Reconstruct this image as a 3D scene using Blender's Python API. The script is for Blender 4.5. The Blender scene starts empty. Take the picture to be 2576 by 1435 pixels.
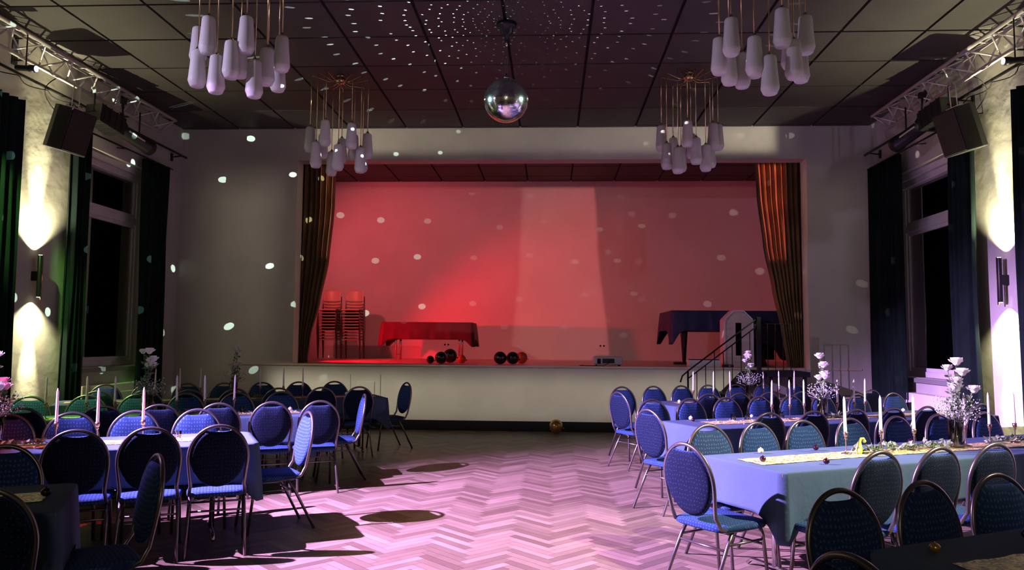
import bpy, bmesh, math, random
from math import sin, cos, pi, radians as rad
from mathutils import Vector, Matrix, Euler

random.seed(7)
SC = bpy.context.scene
COL = SC.collection

# ------------------------------------------------------------------ camera
F, VX, VY, ROLL = 1930.0, 1385.0, 860.0, 0.0045
CX, CY = 2576 / 2, 1435 / 2
d = Vector((VX - CX, VY - CY, F)).normalized()              # world +Y in (right, down, forward)
xr = Vector((1, ROLL, -(d[0] + ROLL * d[1]) / d[2])).normalized()
zr = -(d.cross(xr)) if (d.cross(xr))[1] > 0 else d.cross(xr)
right = Vector((xr[0], d[0], zr[0]))
down = Vector((xr[1], d[1], zr[1]))
fwd = Vector((xr[2], d[2], zr[2]))
M = Matrix((right, -down, -fwd)).transposed().to_4x4()
M.translation = Vector((0.31, 0.0, 1.55))
cam = bpy.data.cameras.new('camera')
cam.sensor_width = 36
cam.lens = 36 * F / 2576
cam.clip_end = 200
cobj = bpy.data.objects.new('camera', cam)
COL.objects.link(cobj)
cobj.matrix_world = M
SC.camera = cobj

# ------------------------------------------------------------------ view / world
SC.view_settings.view_transform = 'Standard'
SC.view_settings.look = 'None'
SC.view_settings.exposure = 0.0
SC.view_settings.gamma = 1.0
SC.view_settings.use_curve_mapping = False
w = bpy.data.worlds.new('night')
SC.world = w
w.use_nodes = True
w.node_tree.nodes['Background'].inputs[0].default_value = (0.02, 0.022, 0.03, 1)
w.node_tree.nodes['Background'].inputs[1].default_value = 0.2


# ------------------------------------------------------------------ lights
def light(name, kind, loc, power, color, aim=None, **kw):
    l = bpy.data.lights.new(name, kind)
    l.energy = power
    l.color = color
    for k, v in kw.items():
        setattr(l, k, v)
    o = bpy.data.objects.new(name, l)
    COL.objects.link(o)
    o.location = loc
    if aim is not None:
        o.rotation_euler = (Vector(aim) - Vector(loc)).to_track_quat('-Z', 'Y').to_euler()
    return o


def spot(name, loc, aim, power, color, size, blend=0.5, r=0.03):
    return light(name, 'SPOT', loc, power, color, aim, spot_size=rad(size), spot_blend=blend, shadow_soft_size=r)


PURPLE = (0.56, 0.33, 1.0)
# coloured washes from the left truss
spot('wash_core', (-5.8, 4.8, 4.4), (0.9, 7.2, 0.0), 34000, (0.63, 0.35, 1.0), 54, 0.85, 0.035)
spot('wash_wide', (-5.8, 4.83, 4.42), (4.0, 10.0, 1.0), 560, (0.72, 0.58, 1.0), 84, 1.0, 0.035)
spot('wash_green', (-5.7, 6.9, 4.75), (-6.15, 8.45, 3.3), 900, (0.35, 1.0, 0.18), 26, 0.9, 0.04)
spot('wash_green', (-5.7, 7.0, 4.75), (-4.9, 8.0, 0.9), 1900, (0.45, 1.0, 0.22), 30, 0.9, 0.04)
spot('wash_red', (-5.75, 3.6, 4.5), (-3.95, 5.4, 0.75), 1500, (1.0, 0.04, 0.03), 17, 0.5, 0.03)
spot('wash_amber', (5.3, 3.4, 4.6), (0.95, 6.0, 0.0), 1800, (1.0, 0.5, 0.1), 9, 0.6, 0.03)
# warm white spot from the right truss
spot('white_spot', (5.35, 4.3, 4.75), (2.15, 5.35, 0.75), 3700, (1.0, 0.90, 0.66), 38, 0.9, 0.04)
# profile spots through the proscenium
def shuttered(name, loc, x0, x1, z0, z1, ypl, power, color, soft=0.12):
    """profile spot with its shutters set to a rectangle on the plane y = ypl"""
    o = light(name, 'POINT', loc, power, color, shadow_soft_size=0.03)
    l = o.data
    l.use_nodes = True
    N, K = l.node_tree.nodes, l.node_tree.links
    em = [n for n in N if n.type == 'EMISSION'][0]
    tc = N.new('ShaderNodeTexCoord')
    sep = N.new('ShaderNodeSeparateXYZ')
    K.new(tc.outputs['Normal'], sep.inputs[0])

    def mth(op, a, b=None):
        n = N.new('ShaderNodeMath')
        n.operation = op
        for i, v in enumerate((a, b)):
            if v is None:
                continue
            if isinstance(v, (int, float)):
                n.inputs[i].default_value = v
            else:
                K.new(v, n.inputs[i])
        return n.outputs[0]

    def ramp(v, a, b):
        n = N.new('ShaderNodeMapRange')
        n.interpolation_type = 'SMOOTHSTEP'
        K.new(v, n.inputs[0])
        n.inputs[1].default_value = a
        n.inputs[2].default_value = b
        return n.outputs[0]
    y = mth('MAXIMUM', sep.outputs[1], 0.0001)
    k = ypl - loc[1]
    px = mth('ADD', mth('MULTIPLY', mth('DIVIDE', sep.outputs[0], y), k), loc[0])
    pz = mth('ADD', mth('MULTIPLY', mth('DIVIDE', sep.outputs[2], y), k), loc[2])
    m = mth('MULTIPLY', ramp(px, x0 - soft, x0 + soft), ramp(px, x1 + soft, x1 - soft))
    m = mth('MULTIPLY', m, mth('MULTIPLY', ramp(pz, z0 - soft, z0 + soft), ramp(pz, z1 + soft, z1 - soft)))
    m = mth('MULTIPLY', m, ramp(sep.outputs[1], 0.0, 0.02))
    K.new(m, em.inputs['Strength'])
    return o


shuttered('profile_right', (5.65, 11.38, 4.5), -6.0, 2.58, 0.6, 5.2, 18.0, 1250, (1.0, 0.20, 0.21), 0.05)
shuttered('profile_left', (-5.6, 11.38, 4.5), -1.06, 6.0, 0.6, 5.2, 18.0, 330, (1.0, 0.52, 0.46), 0.05)
# added warm fills without fixtures, masked to the front wall around the opening
WW = (1.0, 0.90, 0.70)
shuttered('wall_fill_left', (-5.75, 10.6, 4.9), -4.6, 3.6, 0.12, 0.95, 13.4, 1300, WW, 0.25)
shuttered('wall_fill_right', (5.25, 10.6, 4.9), -4.2, 4.2, 0.12, 0.95, 13.4, 1000, WW, 0.25)
shuttered('wall_fill_left', (-5.75, 10.6, 4.9), -3.9, 4.6, 4.9, 5.6, 13.4, 330, WW, 0.12)
shuttered('wall_fill_right', (5.25, 10.6, 4.9), -4.2, 4.2, 4.9, 5.6, 13.4, 260, WW, 0.12)
shuttered('wall_fill_left', (-3.0, 10.2, 4.9), -5.9, -4.6, 0.5, 4.4, 13.4, 110, WW, 0.5)
shuttered('wall_fill_right', (2.6, 10.2, 4.9), 4.85, 5.84, 0.5, 4.4, 13.4, 60, (1.0, 0.88, 0.72), 0.4)
shuttered('curtain_fill_left', (-5.75, 10.6, 4.9), 4.0, 4.95, 0.9, 4.66, 13.4, 420, (1.0, 0.78, 0.45), 0.1)  # this pair is added to brighten the amber stage curtains
shuttered('curtain_fill_right', (5.25, 10.6, 4.9), -4.3, -3.4, 0.9, 4.66, 13.4, 330, (1.0, 0.78, 0.45), 0.1)
spot('stage_flood', (-5.1, 14.2, 4.7), (-3.0, 18.0, 3.0), 330, (1.0, 0.09, 0.11), 86, 0.8, 0.08)
spot('stage_red', (-4.7, 14.3, 2.0), (-1.4, 16.2, 1.13), 800, (1.0, 0.0, 0.02), 84, 0.6, 0.06)
# wall sconces, up and down
WARM = (1.0, 0.92, 0.55)
for sx, x in ((-1, -6.29), (1, 5.74)):
    for y in (9.55, 5.6):
        k = 1.0 if y > 9 else 0.45
        spot('sconce_up', (x, y, 2.63), (x - 0.012 * sx, y, 5), 420 * k, WARM, 118, 1.0, 0.012)
        spot('sconce_up', (x, y, 2.64), (x + 0.03 * sx, y, 3.6), 1500 * k, WARM, 27, 1.0, 0.01)
        spot('sconce_down', (x, y, 2.05), (x - 0.012 * sx, y, 0), 230 * k, WARM, 118, 1.0, 0.012)
        spot('sconce_down', (x, y, 2.04), (x + 0.03 * sx, y, 1.2), 1100 * k, WARM, 27, 1.0, 0.01)
# added warm fill behind the camera to lift the ambient light
light('rear_fill', 'POINT', (0.5, -3.5, 3.6), 110, (1.0, 0.88, 0.66), shadow_soft_size=0.25)


# ------------------------------------------------------------------ mirror ball dots
BALL = Vector((-0.23, 8.9, 4.40))
BR = 0.262


def gobo(name, src, power, color):
    """The beam of one pin spot, thrown back by the facets of the mirror ball."""
    L = (Vector(src) - BALL).normalized()
    o = light(name, 'POINT', BALL + L * (BR + 0.02), power, color, shadow_soft_size=0.0)
    l = o.data
    l.use_nodes = True
    nt = l.node_tree
    N, K = nt.nodes, nt.links
    em = [n for n in N if n.type == 'EMISSION'][0]

    def mth(op, a, b=None, c=None):
        n = N.new('ShaderNodeMath')
        n.operation = op
        for i, v in enumerate((a, b, c)):
            if v is None:
                continue
            if isinstance(v, (int, float)):
                n.inputs[i].default_value = v
            else:
                K.new(v, n.inputs[i])
        return n.outputs[0]
    tc = N.new('ShaderNodeTexCoord')
    add = N.new('ShaderNodeVectorMath')
    add.operation = 'ADD'
    K.new(tc.outputs['Normal'], add.inputs[0])
    add.inputs[1].default_value = L
    nrm = N.new('ShaderNodeVectorMath')
    nrm.operation = 'NORMALIZE'
    K.new(add.outputs[0], nrm.inputs[0])
    sep = N.new('ShaderNodeSeparateXYZ')
    K.new(nrm.outputs[0], sep.inputs[0])
    lat = mth('ARCSINE', sep.outputs[2])
    lon = mth('ARCTAN2', sep.outputs[1], sep.outputs[0])
    c = 2 * pi / 96
    latc = mth('DIVIDE', lat, c)
    row = mth('FLOOR', latc)
    v = mth('SUBTRACT', mth('SUBTRACT', latc, row), 0.5)
    rl = mth('MULTIPLY', mth('ADD', row, 0.5), c)
    n = mth('ROUND', mth('MULTIPLY', mth('COSINE', rl), 96))
    wn = N.new('ShaderNodeTexWhiteNoise')
    wn.noise_dimensions = '1D'
    K.new(row, wn.inputs['W'])
    u0 = mth('ADD', mth('MULTIPLY', mth('DIVIDE', lon, 2 * pi), n), wn.outputs['Value'])
    cell = mth('FLOOR', u0)
    u = mth('SUBTRACT', mth('SUBTRACT', u0, cell), 0.5)
    com = N.new('ShaderNodeCombineXYZ')
    K.new(row, com.inputs[0])
    K.new(cell, com.inputs[1])
    w2 = N.new('ShaderNodeTexWhiteNoise')
    w2.noise_dimensions = '2D'
    K.new(com.outputs[0], w2.inputs['Vector'])
    sc = N.new('ShaderNodeSeparateColor')
    K.new(w2.outputs['Color'], sc.inputs[0])
    u = mth('ADD', u, mth('MULTIPLY', mth('SUBTRACT', sc.outputs[0], 0.5), 0.45))
    v = mth('ADD', v, mth('MULTIPLY', mth('SUBTRACT', sc.outputs[1], 0.5), 0.35))
    r2 = mth('ADD', mth('MULTIPLY', u, u), mth('MULTIPLY', v, v))
    m = mth('LESS_THAN', r2, 0.0047)
    m = mth('MULTIPLY', m, mth('ADD', mth('MULTIPLY', mth('POWER', sc.outputs[2], 1.3), 0.7), 0.3))
    sd = N.new('ShaderNodeSeparateXYZ')
    K.new(tc.outputs['Normal'], sd.inputs[0])
    side = N.new('ShaderNodeMapRange')
    K.new(mth('MULTIPLY', sd.outputs[0], 1.0 if L.x > 0 else -1.0), side.inputs[0])
    side.inputs[1].default_value = 0.08
    side.inputs[2].default_value = 0.6
    side.inputs[3].default_value = 0.05
    low = N.new('ShaderNodeMapRange')
    K.new(sd.outputs[2], low.inputs[0])
    low.inputs[1].default_value = -0.62
    low.inputs[2].default_value = -0.42
    m = mth('MULTIPLY', m, mth('MULTIPLY', side.outputs[0], low.outputs[0]))
    K.new(m, em.inputs['Strength'])
    return o


for nm_, src_, col_ in (('pin_beam_left', Vector((-5.93, 8.6, 4.74)), (0.45, 0.9, 1.0)), ('pin_beam_right', Vector((5.40, 8.5, 4.68)), (0.55, 1.0, 0.85))):
    spot(nm_, src_ + (BALL - src_).normalized() * 0.16, BALL, 900, col_, 5.0, 0.15, 0.02)
gobo('ball_dots_left', (-5.95, 8.6, 4.72), 6000, (0.72, 1.0, 0.9))
gobo('ball_dots_right', (5.4, 8.5, 4.66), 900, (1.0, 0.85, 0.9))


# ------------------------------------------------------------------ materials
def mat(name, color, rough=0.6, metal=0.0, **kw):
    m = bpy.data.materials.new(name)
    m.use_nodes = True
    b = m.node_tree.nodes['Principled BSDF']
    b.inputs['Base Color'].default_value = (*color, 1)
    b.inputs['Roughness'].default_value = rough
    b.inputs['Metallic'].default_value = metal
    for k, v in kw.items():
        b.inputs[k.replace('_', ' ')].default_value = v
    return m


def nodes(m):
    return m.node_tree.nodes, m.node_tree.links, m.node_tree.nodes['Principled BSDF']


def noisy(m, c1, c2, scale=8, bump=0.0, bscale=None, detail=4, coord='Object', stretch=None, rough=None):
    N, K, b = nodes(m)
    tc = N.new('ShaderNodeTexCoord')
    src = tc.outputs[coord]
    if stretch:
        mp = N.new('ShaderNodeMapping')
        mp.inputs['Scale'].default_value = stretch
        K.new(src, mp.inputs[0])
        src = mp.outputs[0]
    nz = N.new('ShaderNodeTexNoise')
    nz.inputs['Scale'].default_value = scale
    nz.inputs['Detail'].default_value = detail
    K.new(src, nz.inputs['Vector'])
    r = N.new('ShaderNodeValToRGB')
    r.color_ramp.elements[0].position = 0.3
    r.color_ramp.elements[1].position = 0.7
    r.color_ramp.elements[0].color = (*c1, 1)
    r.color_ramp.elements[1].color = (*c2, 1)
    K.new(nz.outputs[0], r.inputs[0])
    K.new(r.outputs[0], b.inputs['Base Color'])
    if bump:
        n2 = N.new('ShaderNodeTexNoise')
        n2.inputs['Scale'].default_value = bscale or scale
        n2.inputs['Detail'].default_value = 5
        K.new(src, n2.inputs['Vector'])
        bp = N.new('ShaderNodeBump')
        bp.inputs['Strength'].default_value = bump
        bp.inputs['Distance'].default_value = 0.02
        K.new(n2.outputs[0], bp.inputs['Height'])
        K.new(bp.outputs[0], b.inputs['Normal'])
    return m


PLASTER = noisy(mat('painted_plaster', (0.62, 0.59, 0.52), 0.85), (0.44, 0.42, 0.37), (0.50, 0.48, 0.42), 1.5, 0.35, 2.4)
ROUGHPLASTER = noisy(mat('rough_plaster', (0.62, 0.59, 0.52), 0.85), (0.42, 0.40, 0.35), (0.50, 0.48, 0.42), 1.5, 0.9, 1.7)
STAGEWALL = noisy(mat('stage_back_plaster', (0.6, 0.58, 0.55), 0.9), (0.58, 0.56, 0.53), (0.64, 0.62, 0.59), 1.2, 0.15, 2)
CEIL = noisy(mat('ceiling_panel_dark', (0.05, 0.045, 0.045), 0.7), (0.040, 0.035, 0.036), (0.052, 0.045, 0.046), 2)
BLACKGAP = mat('black_gap', (0.004, 0.004, 0.004), 0.9)
BLACKPAINT = mat('black_paint', (0.006, 0.006, 0.007), 0.6, Specular_IOR_Level=0.2)
BLACKMETAL = mat('black_metal', (0.012, 0.012, 0.013), 0.4, 0.3)
BLACKCASE = noisy(mat('black_cabinet', (0.012, 0.013, 0.014), 0.6), (0.005, 0.0055, 0.006), (0.008, 0.0085, 0.009), 60, 0.2, 120)
ALU = mat('aluminium_tube', (0.72, 0.70, 0.66), 0.42, 0.6)
CHROME = mat('chrome', (0.75, 0.75, 0.76), 0.15, 1.0)
FRAME = mat('bronze_grey_tube', (0.17, 0.155, 0.145), 0.3, 0.85)
BRASS = mat('brass', (0.62, 0.46, 0.24), 0.22, 1.0)
WHITEPAINT = noisy(mat('white_window_paint', (0.7, 0.68, 0.64), 0.5), (0.66, 0.64, 0.6), (0.74, 0.72, 0.68), 6)
GREYSILL = mat('grey_sill', (0.22, 0.21, 0.21), 0.5)
CANDLEWAX = mat('ivory_wax', (0.82, 0.78, 0.74), 0.45, Subsurface_Weight=0.15)
VELVET = noisy(mat('dark_green_velvet', (0.012, 0.035, 0.030), 0.85, Specular_IOR_Level=0.15), (0.003, 0.008, 0.0075), (0.006, 0.015, 0.013), 3)
GOLDVELVET = noisy(mat('amber_velvet', (0.2, 0.085, 0.012), 0.7, Sheen_Weight=0.3), (0.12, 0.060, 0.010), (0.22, 0.125, 0.022), 2.5)
NAVYCLOTH = noisy(mat('navy_cover_cloth', (0.02, 0.028, 0.09), 0.7), (0.016, 0.022, 0.075), (0.028, 0.036, 0.11), 4)
REDCLOTH = noisy(mat('dark_red_cloth', (0.14, 0.02, 0.04), 0.7), (0.045, 0.008, 0.016), (0.075, 0.014, 0.026), 4)
PINKWOOD = noisy(mat('pale_birch', (0.62, 0.52, 0.42), 0.45), (0.55, 0.45, 0.36), (0.68, 0.58, 0.48), 3, stretch=(1, 1, 6))
GREEN = noisy(mat('eucalyptus_leaf', (0.12, 0.18, 0.07), 0.6), (0.07, 0.12, 0.05), (0.20, 0.27, 0.12), 40)
STEM = mat('green_stem', (0.06, 0.11, 0.04), 0.6)
PETAL = mat('white_petal', (0.80, 0.78, 0.72), 0.6)
PINKPETAL = mat('pink_petal', (0.70, 0.32, 0.36), 0.6)
BREATH = mat('tiny_white_blossom', (0.42, 0.44, 0.38), 0.8)
PIANO = mat('piano_black', (0.008, 0.007, 0.007), 0.15)
WHITEPLASTIC = mat('off_white_plastic', (0.42, 0.42, 0.40), 0.4)
LENS = mat('dark_lens', (0.01, 0.01, 0.012), 0.05)
REDSHELL = mat('wooden_shell', (0.62, 0.44, 0.32), 0.35)
OUTLET = mat('outlet_plastic', (0.66, 0.64, 0.60), 0.4)
TABLEWOOD = mat('table_board', (0.25, 0.18, 0.12), 0.6)


def emit(name, color, s):
    m = bpy.data.materials.new(name)
    m.use_nodes = True
    b = m.node_tree.nodes['Principled BSDF']
    b.inputs['Base Color'].default_value = (*color, 1)
    b.inputs['Emission Color'].default_value = (*color, 1)
    b.inputs['Emission Strength'].default_value = s
    return m


BULB = emit('warm_bulb', (1, 0.9, 0.6), 14)
PINLED = emit('cyan_led', (0.5, 0.85, 1.0), 9)
WHITELED = emit('white_led', (1.0, 0.95, 0.9), 9)


def glassmat(name, tint, gloss=0.08, rough=0.02, ior=1.45):
    m = bpy.data.materials.new(name)
    m.use_nodes = True
    N, K = m.node_tree.nodes, m.node_tree.links
    N.remove(N['Principled BSDF'])
    out = N['Material Output']
    tr = N.new('ShaderNodeBsdfTransparent')
    tr.inputs[0].default_value = (*tint, 1)
    gl = N.new('ShaderNodeBsdfGlossy')
    gl.inputs['Roughness'].default_value = rough
    fr = N.new('ShaderNodeFresnel')
    fr.inputs['IOR'].default_value = ior
    ad = N.new('ShaderNodeMath')
    ad.operation = 'ADD'
    ad.use_clamp = True
    ad.inputs[1].default_value = gloss
    K.new(fr.outputs[0], ad.inputs[0])
    mx = N.new('ShaderNodeMixShader')
    K.new(ad.outputs[0], mx.inputs[0])
    K.new(tr.outputs[0], mx.inputs[1])
    K.new(gl.outputs[0], mx.inputs[2])
    K.new(mx.outputs[0], out.inputs[0])
    return m


WINGLASS = glassmat('window_glass', (0.8, 0.82, 0.82), 0.32)
VASEGLASS = glassmat('vase_glass', (0.95, 0.97, 0.96), 0.12)
FROST = mat('frosted_glass', (0.64, 0.64, 0.60), 0.5)
FROST.node_tree.nodes['Principled BSDF'].inputs['Subsurface Weight'].default_value = 0.3
FROST.node_tree.nodes['Principled BSDF'].inputs['Subsurface Radius'].default_value = (0.08, 0.08, 0.08)

MIRROR = mat('mirror_facets', (0.86, 0.92, 0.90), 0.16, 1.0)
BALLOONBLACK = mat('black_latex', (0.012, 0.008, 0.010), 0.12)
BALLOONRED = mat('amber_latex', (0.55, 0.12, 0.04), 0.2, Transmission_Weight=0.3)
BALLOONGOLD = mat('gold_latex', (0.42, 0.25, 0.06), 0.18, 0.6)
TRUFFLEDARK = mat('dark_glass_bauble', (0.018, 0.003, 0.007), 0.12)
TRUFFLEGOLD = mat('gold_bauble', (0.55, 0.32, 0.08), 0.25, 0.7)
TRUFFLECREAM = mat('cream_bauble', (0.75, 0.68, 0.38), 0.3)
TRUFFLEWHITE = mat('white_bauble', (0.8, 0.8, 0.8), 0.25)
NAPKIN = mat('lime_paper', (0.62, 0.68, 0.14), 0.6)

# chair fabric: navy with a fine woven dot
FABRIC = mat('navy_dotted_fabric', (0.05, 0.1, 0.2), 0.85, Specular_IOR_Level=0.12)
N, K, b = nodes(FABRIC)
tc = N.new('ShaderNodeTexCoord')
vo = N.new('ShaderNodeTexVoronoi')
vo.inputs['Scale'].default_value = 46
vo.inputs['Randomness'].default_value = 0.25
vo.voronoi_dimensions = '2D'
sx_ = N.new('ShaderNodeSeparateXYZ')
K.new(tc.outputs['Object'], sx_.inputs[0])
ad_ = N.new('ShaderNodeMath')
ad_.operation = 'ADD'
K.new(sx_.outputs[1], ad_.inputs[0])
K.new(sx_.outputs[2], ad_.inputs[1])
cb_ = N.new('ShaderNodeCombineXYZ')
K.new(sx_.outputs[0], cb_.inputs[0])
K.new(ad_.outputs[0], cb_.inputs[1])
K.new(cb_.outputs[0], vo.inputs['Vector'])
rp = N.new('ShaderNodeValToRGB')
rp.color_ramp.elements[0].position = 0.17
rp.color_ramp.elements[1].position = 0.27
rp.color_ramp.elements[0].color = (0.050, 0.092, 0.20, 1)
rp.color_ramp.elements[1].color = (0.013, 0.036, 0.105, 1)
K.new(vo.outputs['Distance'], rp.inputs[0])
K.new(rp.outputs[0], b.inputs['Base Color'])

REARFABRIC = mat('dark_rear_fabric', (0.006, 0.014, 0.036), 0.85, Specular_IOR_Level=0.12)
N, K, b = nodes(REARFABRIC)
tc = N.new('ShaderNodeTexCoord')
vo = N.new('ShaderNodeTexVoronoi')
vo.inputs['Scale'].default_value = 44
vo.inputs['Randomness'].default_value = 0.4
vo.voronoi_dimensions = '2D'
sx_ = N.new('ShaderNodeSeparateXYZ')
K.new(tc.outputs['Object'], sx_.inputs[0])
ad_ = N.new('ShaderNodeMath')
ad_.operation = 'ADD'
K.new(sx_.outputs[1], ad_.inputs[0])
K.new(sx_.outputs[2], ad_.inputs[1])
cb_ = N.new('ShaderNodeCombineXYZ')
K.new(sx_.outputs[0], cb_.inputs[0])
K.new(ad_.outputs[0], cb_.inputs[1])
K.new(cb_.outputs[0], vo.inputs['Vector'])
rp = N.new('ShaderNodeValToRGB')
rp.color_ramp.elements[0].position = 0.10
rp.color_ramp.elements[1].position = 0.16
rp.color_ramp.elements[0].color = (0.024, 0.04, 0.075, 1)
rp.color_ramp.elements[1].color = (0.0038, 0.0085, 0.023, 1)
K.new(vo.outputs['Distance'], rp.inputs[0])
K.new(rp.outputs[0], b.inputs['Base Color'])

CLOTH = mat('slate_blue_linen', (0.12, 0.2, 0.3), 0.9, Specular_IOR_Level=0.12)
noisy(CLOTH, (0.045, 0.076, 0.115), (0.058, 0.094, 0.140), 1.6, 0.12, 26, stretch=(1, 1, 1))

# gold sequin runner
RUNNER = mat('gold_sequin_mesh', (0.6, 0.5, 0.2), 0.38, 0.1)
N, K, b = nodes(RUNNER)
tc = N.new('ShaderNodeTexCoord')
vo = N.new('ShaderNodeTexVoronoi')
vo.inputs['Scale'].default_value = 85
K.new(tc.outputs['Object'], vo.inputs['Vector'])
rp = N.new('ShaderNodeValToRGB')
rp.color_ramp.elements[0].color = (0.22, 0.175, 0.05, 1)
rp.color_ramp.elements[1].color = (0.85, 0.74, 0.30, 1)
rp.color_ramp.elements[0].position = 0.2
rp.color_ramp.elements[1].position = 0.75
sp = N.new('ShaderNodeSeparateColor')
K.new(vo.outputs['Color'], sp.inputs[0])
K.new(sp.outputs[0], rp.inputs[0])
K.new(rp.outputs[0], b.inputs['Base Color'])
bp = N.new('ShaderNodeBump')
bp.inputs['Strength'].default_value = 1.0
bp.inputs['Distance'].default_value = 0.012
K.new(sp.outputs[1], bp.inputs['Height'])
K.new(bp.outputs[0], b.inputs['Normal'])

# parquet
PARQUET = mat('oak_parquet', (0.4, 0.25, 0.15), 0.38)
N, K, b = nodes(PARQUET)
at = N.new('ShaderNodeAttribute')
at.attribute_name = 'tone'
rp = N.new('ShaderNodeValToRGB')
rp.color_ramp.elements[0].color = (0.105, 0.077, 0.047, 1)
rp.color_ramp.elements[1].color = (0.255, 0.195, 0.13, 1)
K.new(at.outputs['Fac'], rp.inputs[0])
tc = N.new('ShaderNodeTexCoord')
nz = N.new('ShaderNodeTexNoise')
nz.inputs['Scale'].default_value = 5
nz.inputs['Detail'].default_value = 6
K.new(tc.outputs['Object'], nz.inputs['Vector'])
mx = N.new('ShaderNodeMix')
mx.data_type = 'RGBA'
mx.blend_type = 'MULTIPLY'
mx.inputs['Factor'].default_value = 0.35
K.new(rp.outputs[0], mx.inputs[6])
K.new(nz.outputs['Fac'], mx.inputs[7])
K.new(mx.outputs[2], b.inputs['Base Color'])
STAGEWOOD = noisy(mat('stage_boards', (0.5, 0.42, 0.36), 0.35), (0.46, 0.36, 0.28), (0.58, 0.46, 0.36), 3, stretch=(0.3, 6, 1))


# ------------------------------------------------------------------ mesh building
class MB:
    def __init__(self):
        self.v, self.f, self.sm = [], [], []

    def add(self, vs, fs, smooth=False, mtx=None):
        o = len(self.v)
        self.v += [tuple(mtx @ Vector(p)) if mtx else tuple(p) for p in vs]
        self.f += [tuple(i + o for i in f) for f in fs]
        self.sm += [smooth] * len(fs)
        return self

    def box(self, a, b_, mtx=None):
        x0, y0, z0 = a
        x1, y1, z1 = b_
        vs = [(x0, y0, z0), (x1, y0, z0), (x1, y1, z0), (x0, y1, z0), (x0, y0, z1), (x1, y0, z1), (x1, y1, z1), (x0, y1, z1)]
        fs = [(0, 3, 2, 1), (4, 5, 6, 7), (0, 1, 5, 4), (1, 2, 6, 5), (2, 3, 7, 6), (3, 0, 4, 7)]
        return self.add(vs, fs, False, mtx)

    def tube(self, pts, r, seg=8, closed=False, mtx=None, cap=True):
        pts = [Vector(p) for p in pts]
        n = len(pts)
        rs = r if isinstance(r, (list, tuple)) else [r] * n
        vs, fs = [], []
        prev = None
        for i, p in enumerate(pts):
            if closed:
                t = pts[(i + 1) % n] - pts[i - 1]
            else:
                t = pts[min(i + 1, n - 1)] - pts[max(i - 1, 0)]
            t.normalize()
            if prev is None:
                up = Vector((0, 0, 1)) if abs(t.z) < 0.9 else Vector((1, 0, 0))
                a = t.cross(up).normalized()
            else:
                a = (prev - t * prev.dot(t))
                a = a.normalized() if a.length > 1e-6 else t.orthogonal().normalized()
            prev = a
            b2 = t.cross(a)
            for k in range(seg):
                q = 2 * pi * k / seg
                vs.append(p + (a * cos(q) + b2 * sin(q)) * rs[i])
        m = n if closed else n - 1
        for i in range(m):
            for k in range(seg):
                k2 = (k + 1) % seg
                j = (i + 1) % n
                fs.append((i * seg + k, i * seg + k2, j * seg + k2, j * seg + k))
        if cap and not closed:
            fs.append(tuple(range(seg))[::-1])
            fs.append(tuple((n - 1) * seg + k for k in range(seg)))
        return self.add(vs, fs, True, mtx)

    def lathe(self, prof, c=(0, 0, 0), seg=20, mtx=None, cap=True):
        vs, fs = [], []
        for (r, z) in prof:
            for k in range(seg):
                q = 2 * pi * k / seg
                vs.append((c[0] + r * cos(q), c[1] + r * sin(q), c[2] + z))
        for i in range(len(prof) - 1):
            for k in range(seg):
                k2 = (k + 1) % seg
                fs.append((i * seg + k, i * seg + k2, (i + 1) * seg + k2, (i + 1) * seg + k))
        if cap:
            fs.append(tuple(range(seg))[::-1])
            fs.append(tuple((len(prof) - 1) * seg + k for k in range(seg)))
        return self.add(vs, fs, True, mtx)

    def ball(self, c, r, seg=16, rings=10, sz=1.0, mtx=None):
        prof = [(max(1e-4, r * sin(pi * i / rings)), -r * sz * cos(pi * i / rings)) for i in range(rings + 1)]
        return self.lathe(prof, c, seg, mtx)

    def prism(self, outline, d0, d1, plane='xz', mtx=None, smooth=False):
        """outline of 2-D points extruded along the third axis"""
        def P(u, v, d_):
            return {'xz': (u, d_, v), 'xy': (u, v, d_), 'yz': (d_, u, v)}[plane]
        n = len(outline)
        vs = [P(u, v, d0) for u, v in outline] + [P(u, v, d1) for u, v in outline]
        fs = [tuple(range(n)), tuple(range(2 * n - 1, n - 1, -1))]
        for i in range(n):
            j = (i + 1) % n
            fs.append((i, i + n, j + n, j))
        return self.add(vs, fs, smooth, mtx)

    def grid(self, rows, smooth=True, closed=False):
        n = len(rows[0])
        vs = [p for r in rows for p in r]
        fs = []
        for i in range(len(rows) - 1):
            for k in range(n if closed else n - 1):
                k2 = (k + 1) % n
                fs.append((i * n + k, i * n + k2, (i + 1) * n + k2, (i + 1) * n + k))
        return self.add(vs, fs, smooth)

    def build(self, name, m, parent=None, bevel=0, solid=0, sub=0):
        me = bpy.data.meshes.new(name)
        me.from_pydata(self.v, [], self.f)
        me.polygons.foreach_set('use_smooth', self.sm)
        me.update()
        bm = bmesh.new()
        bm.from_mesh(me)
        bmesh.ops.recalc_face_normals(bm, faces=bm.faces)
        bm.to_mesh(me)
        bm.free()
        for mm in (m if isinstance(m, (list, tuple)) else [m]):
            me.materials.append(mm)
        o = bpy.data.objects.new(name, me)
        COL.objects.link(o)
        if parent:
            o.parent = parent
        if bevel:
            md = o.modifiers.new('bevel', 'BEVEL')
            md.width = bevel
            md.segments = 2
            md.limit_method = 'ANGLE'
        if solid:
            md = o.modifiers.new('thickness', 'SOLIDIFY')
            md.thickness = solid
            md.offset = 0
        if sub:
            md = o.modifiers.new('smooth', 'SUBSURF')
            md.levels = md.render_levels = sub
        return o


def tag(o, label, cat=None, group=None):
    o['label'] = label
    if cat:
        o['category'] = cat
    if group:
        o['group'] = group
    return o


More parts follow.
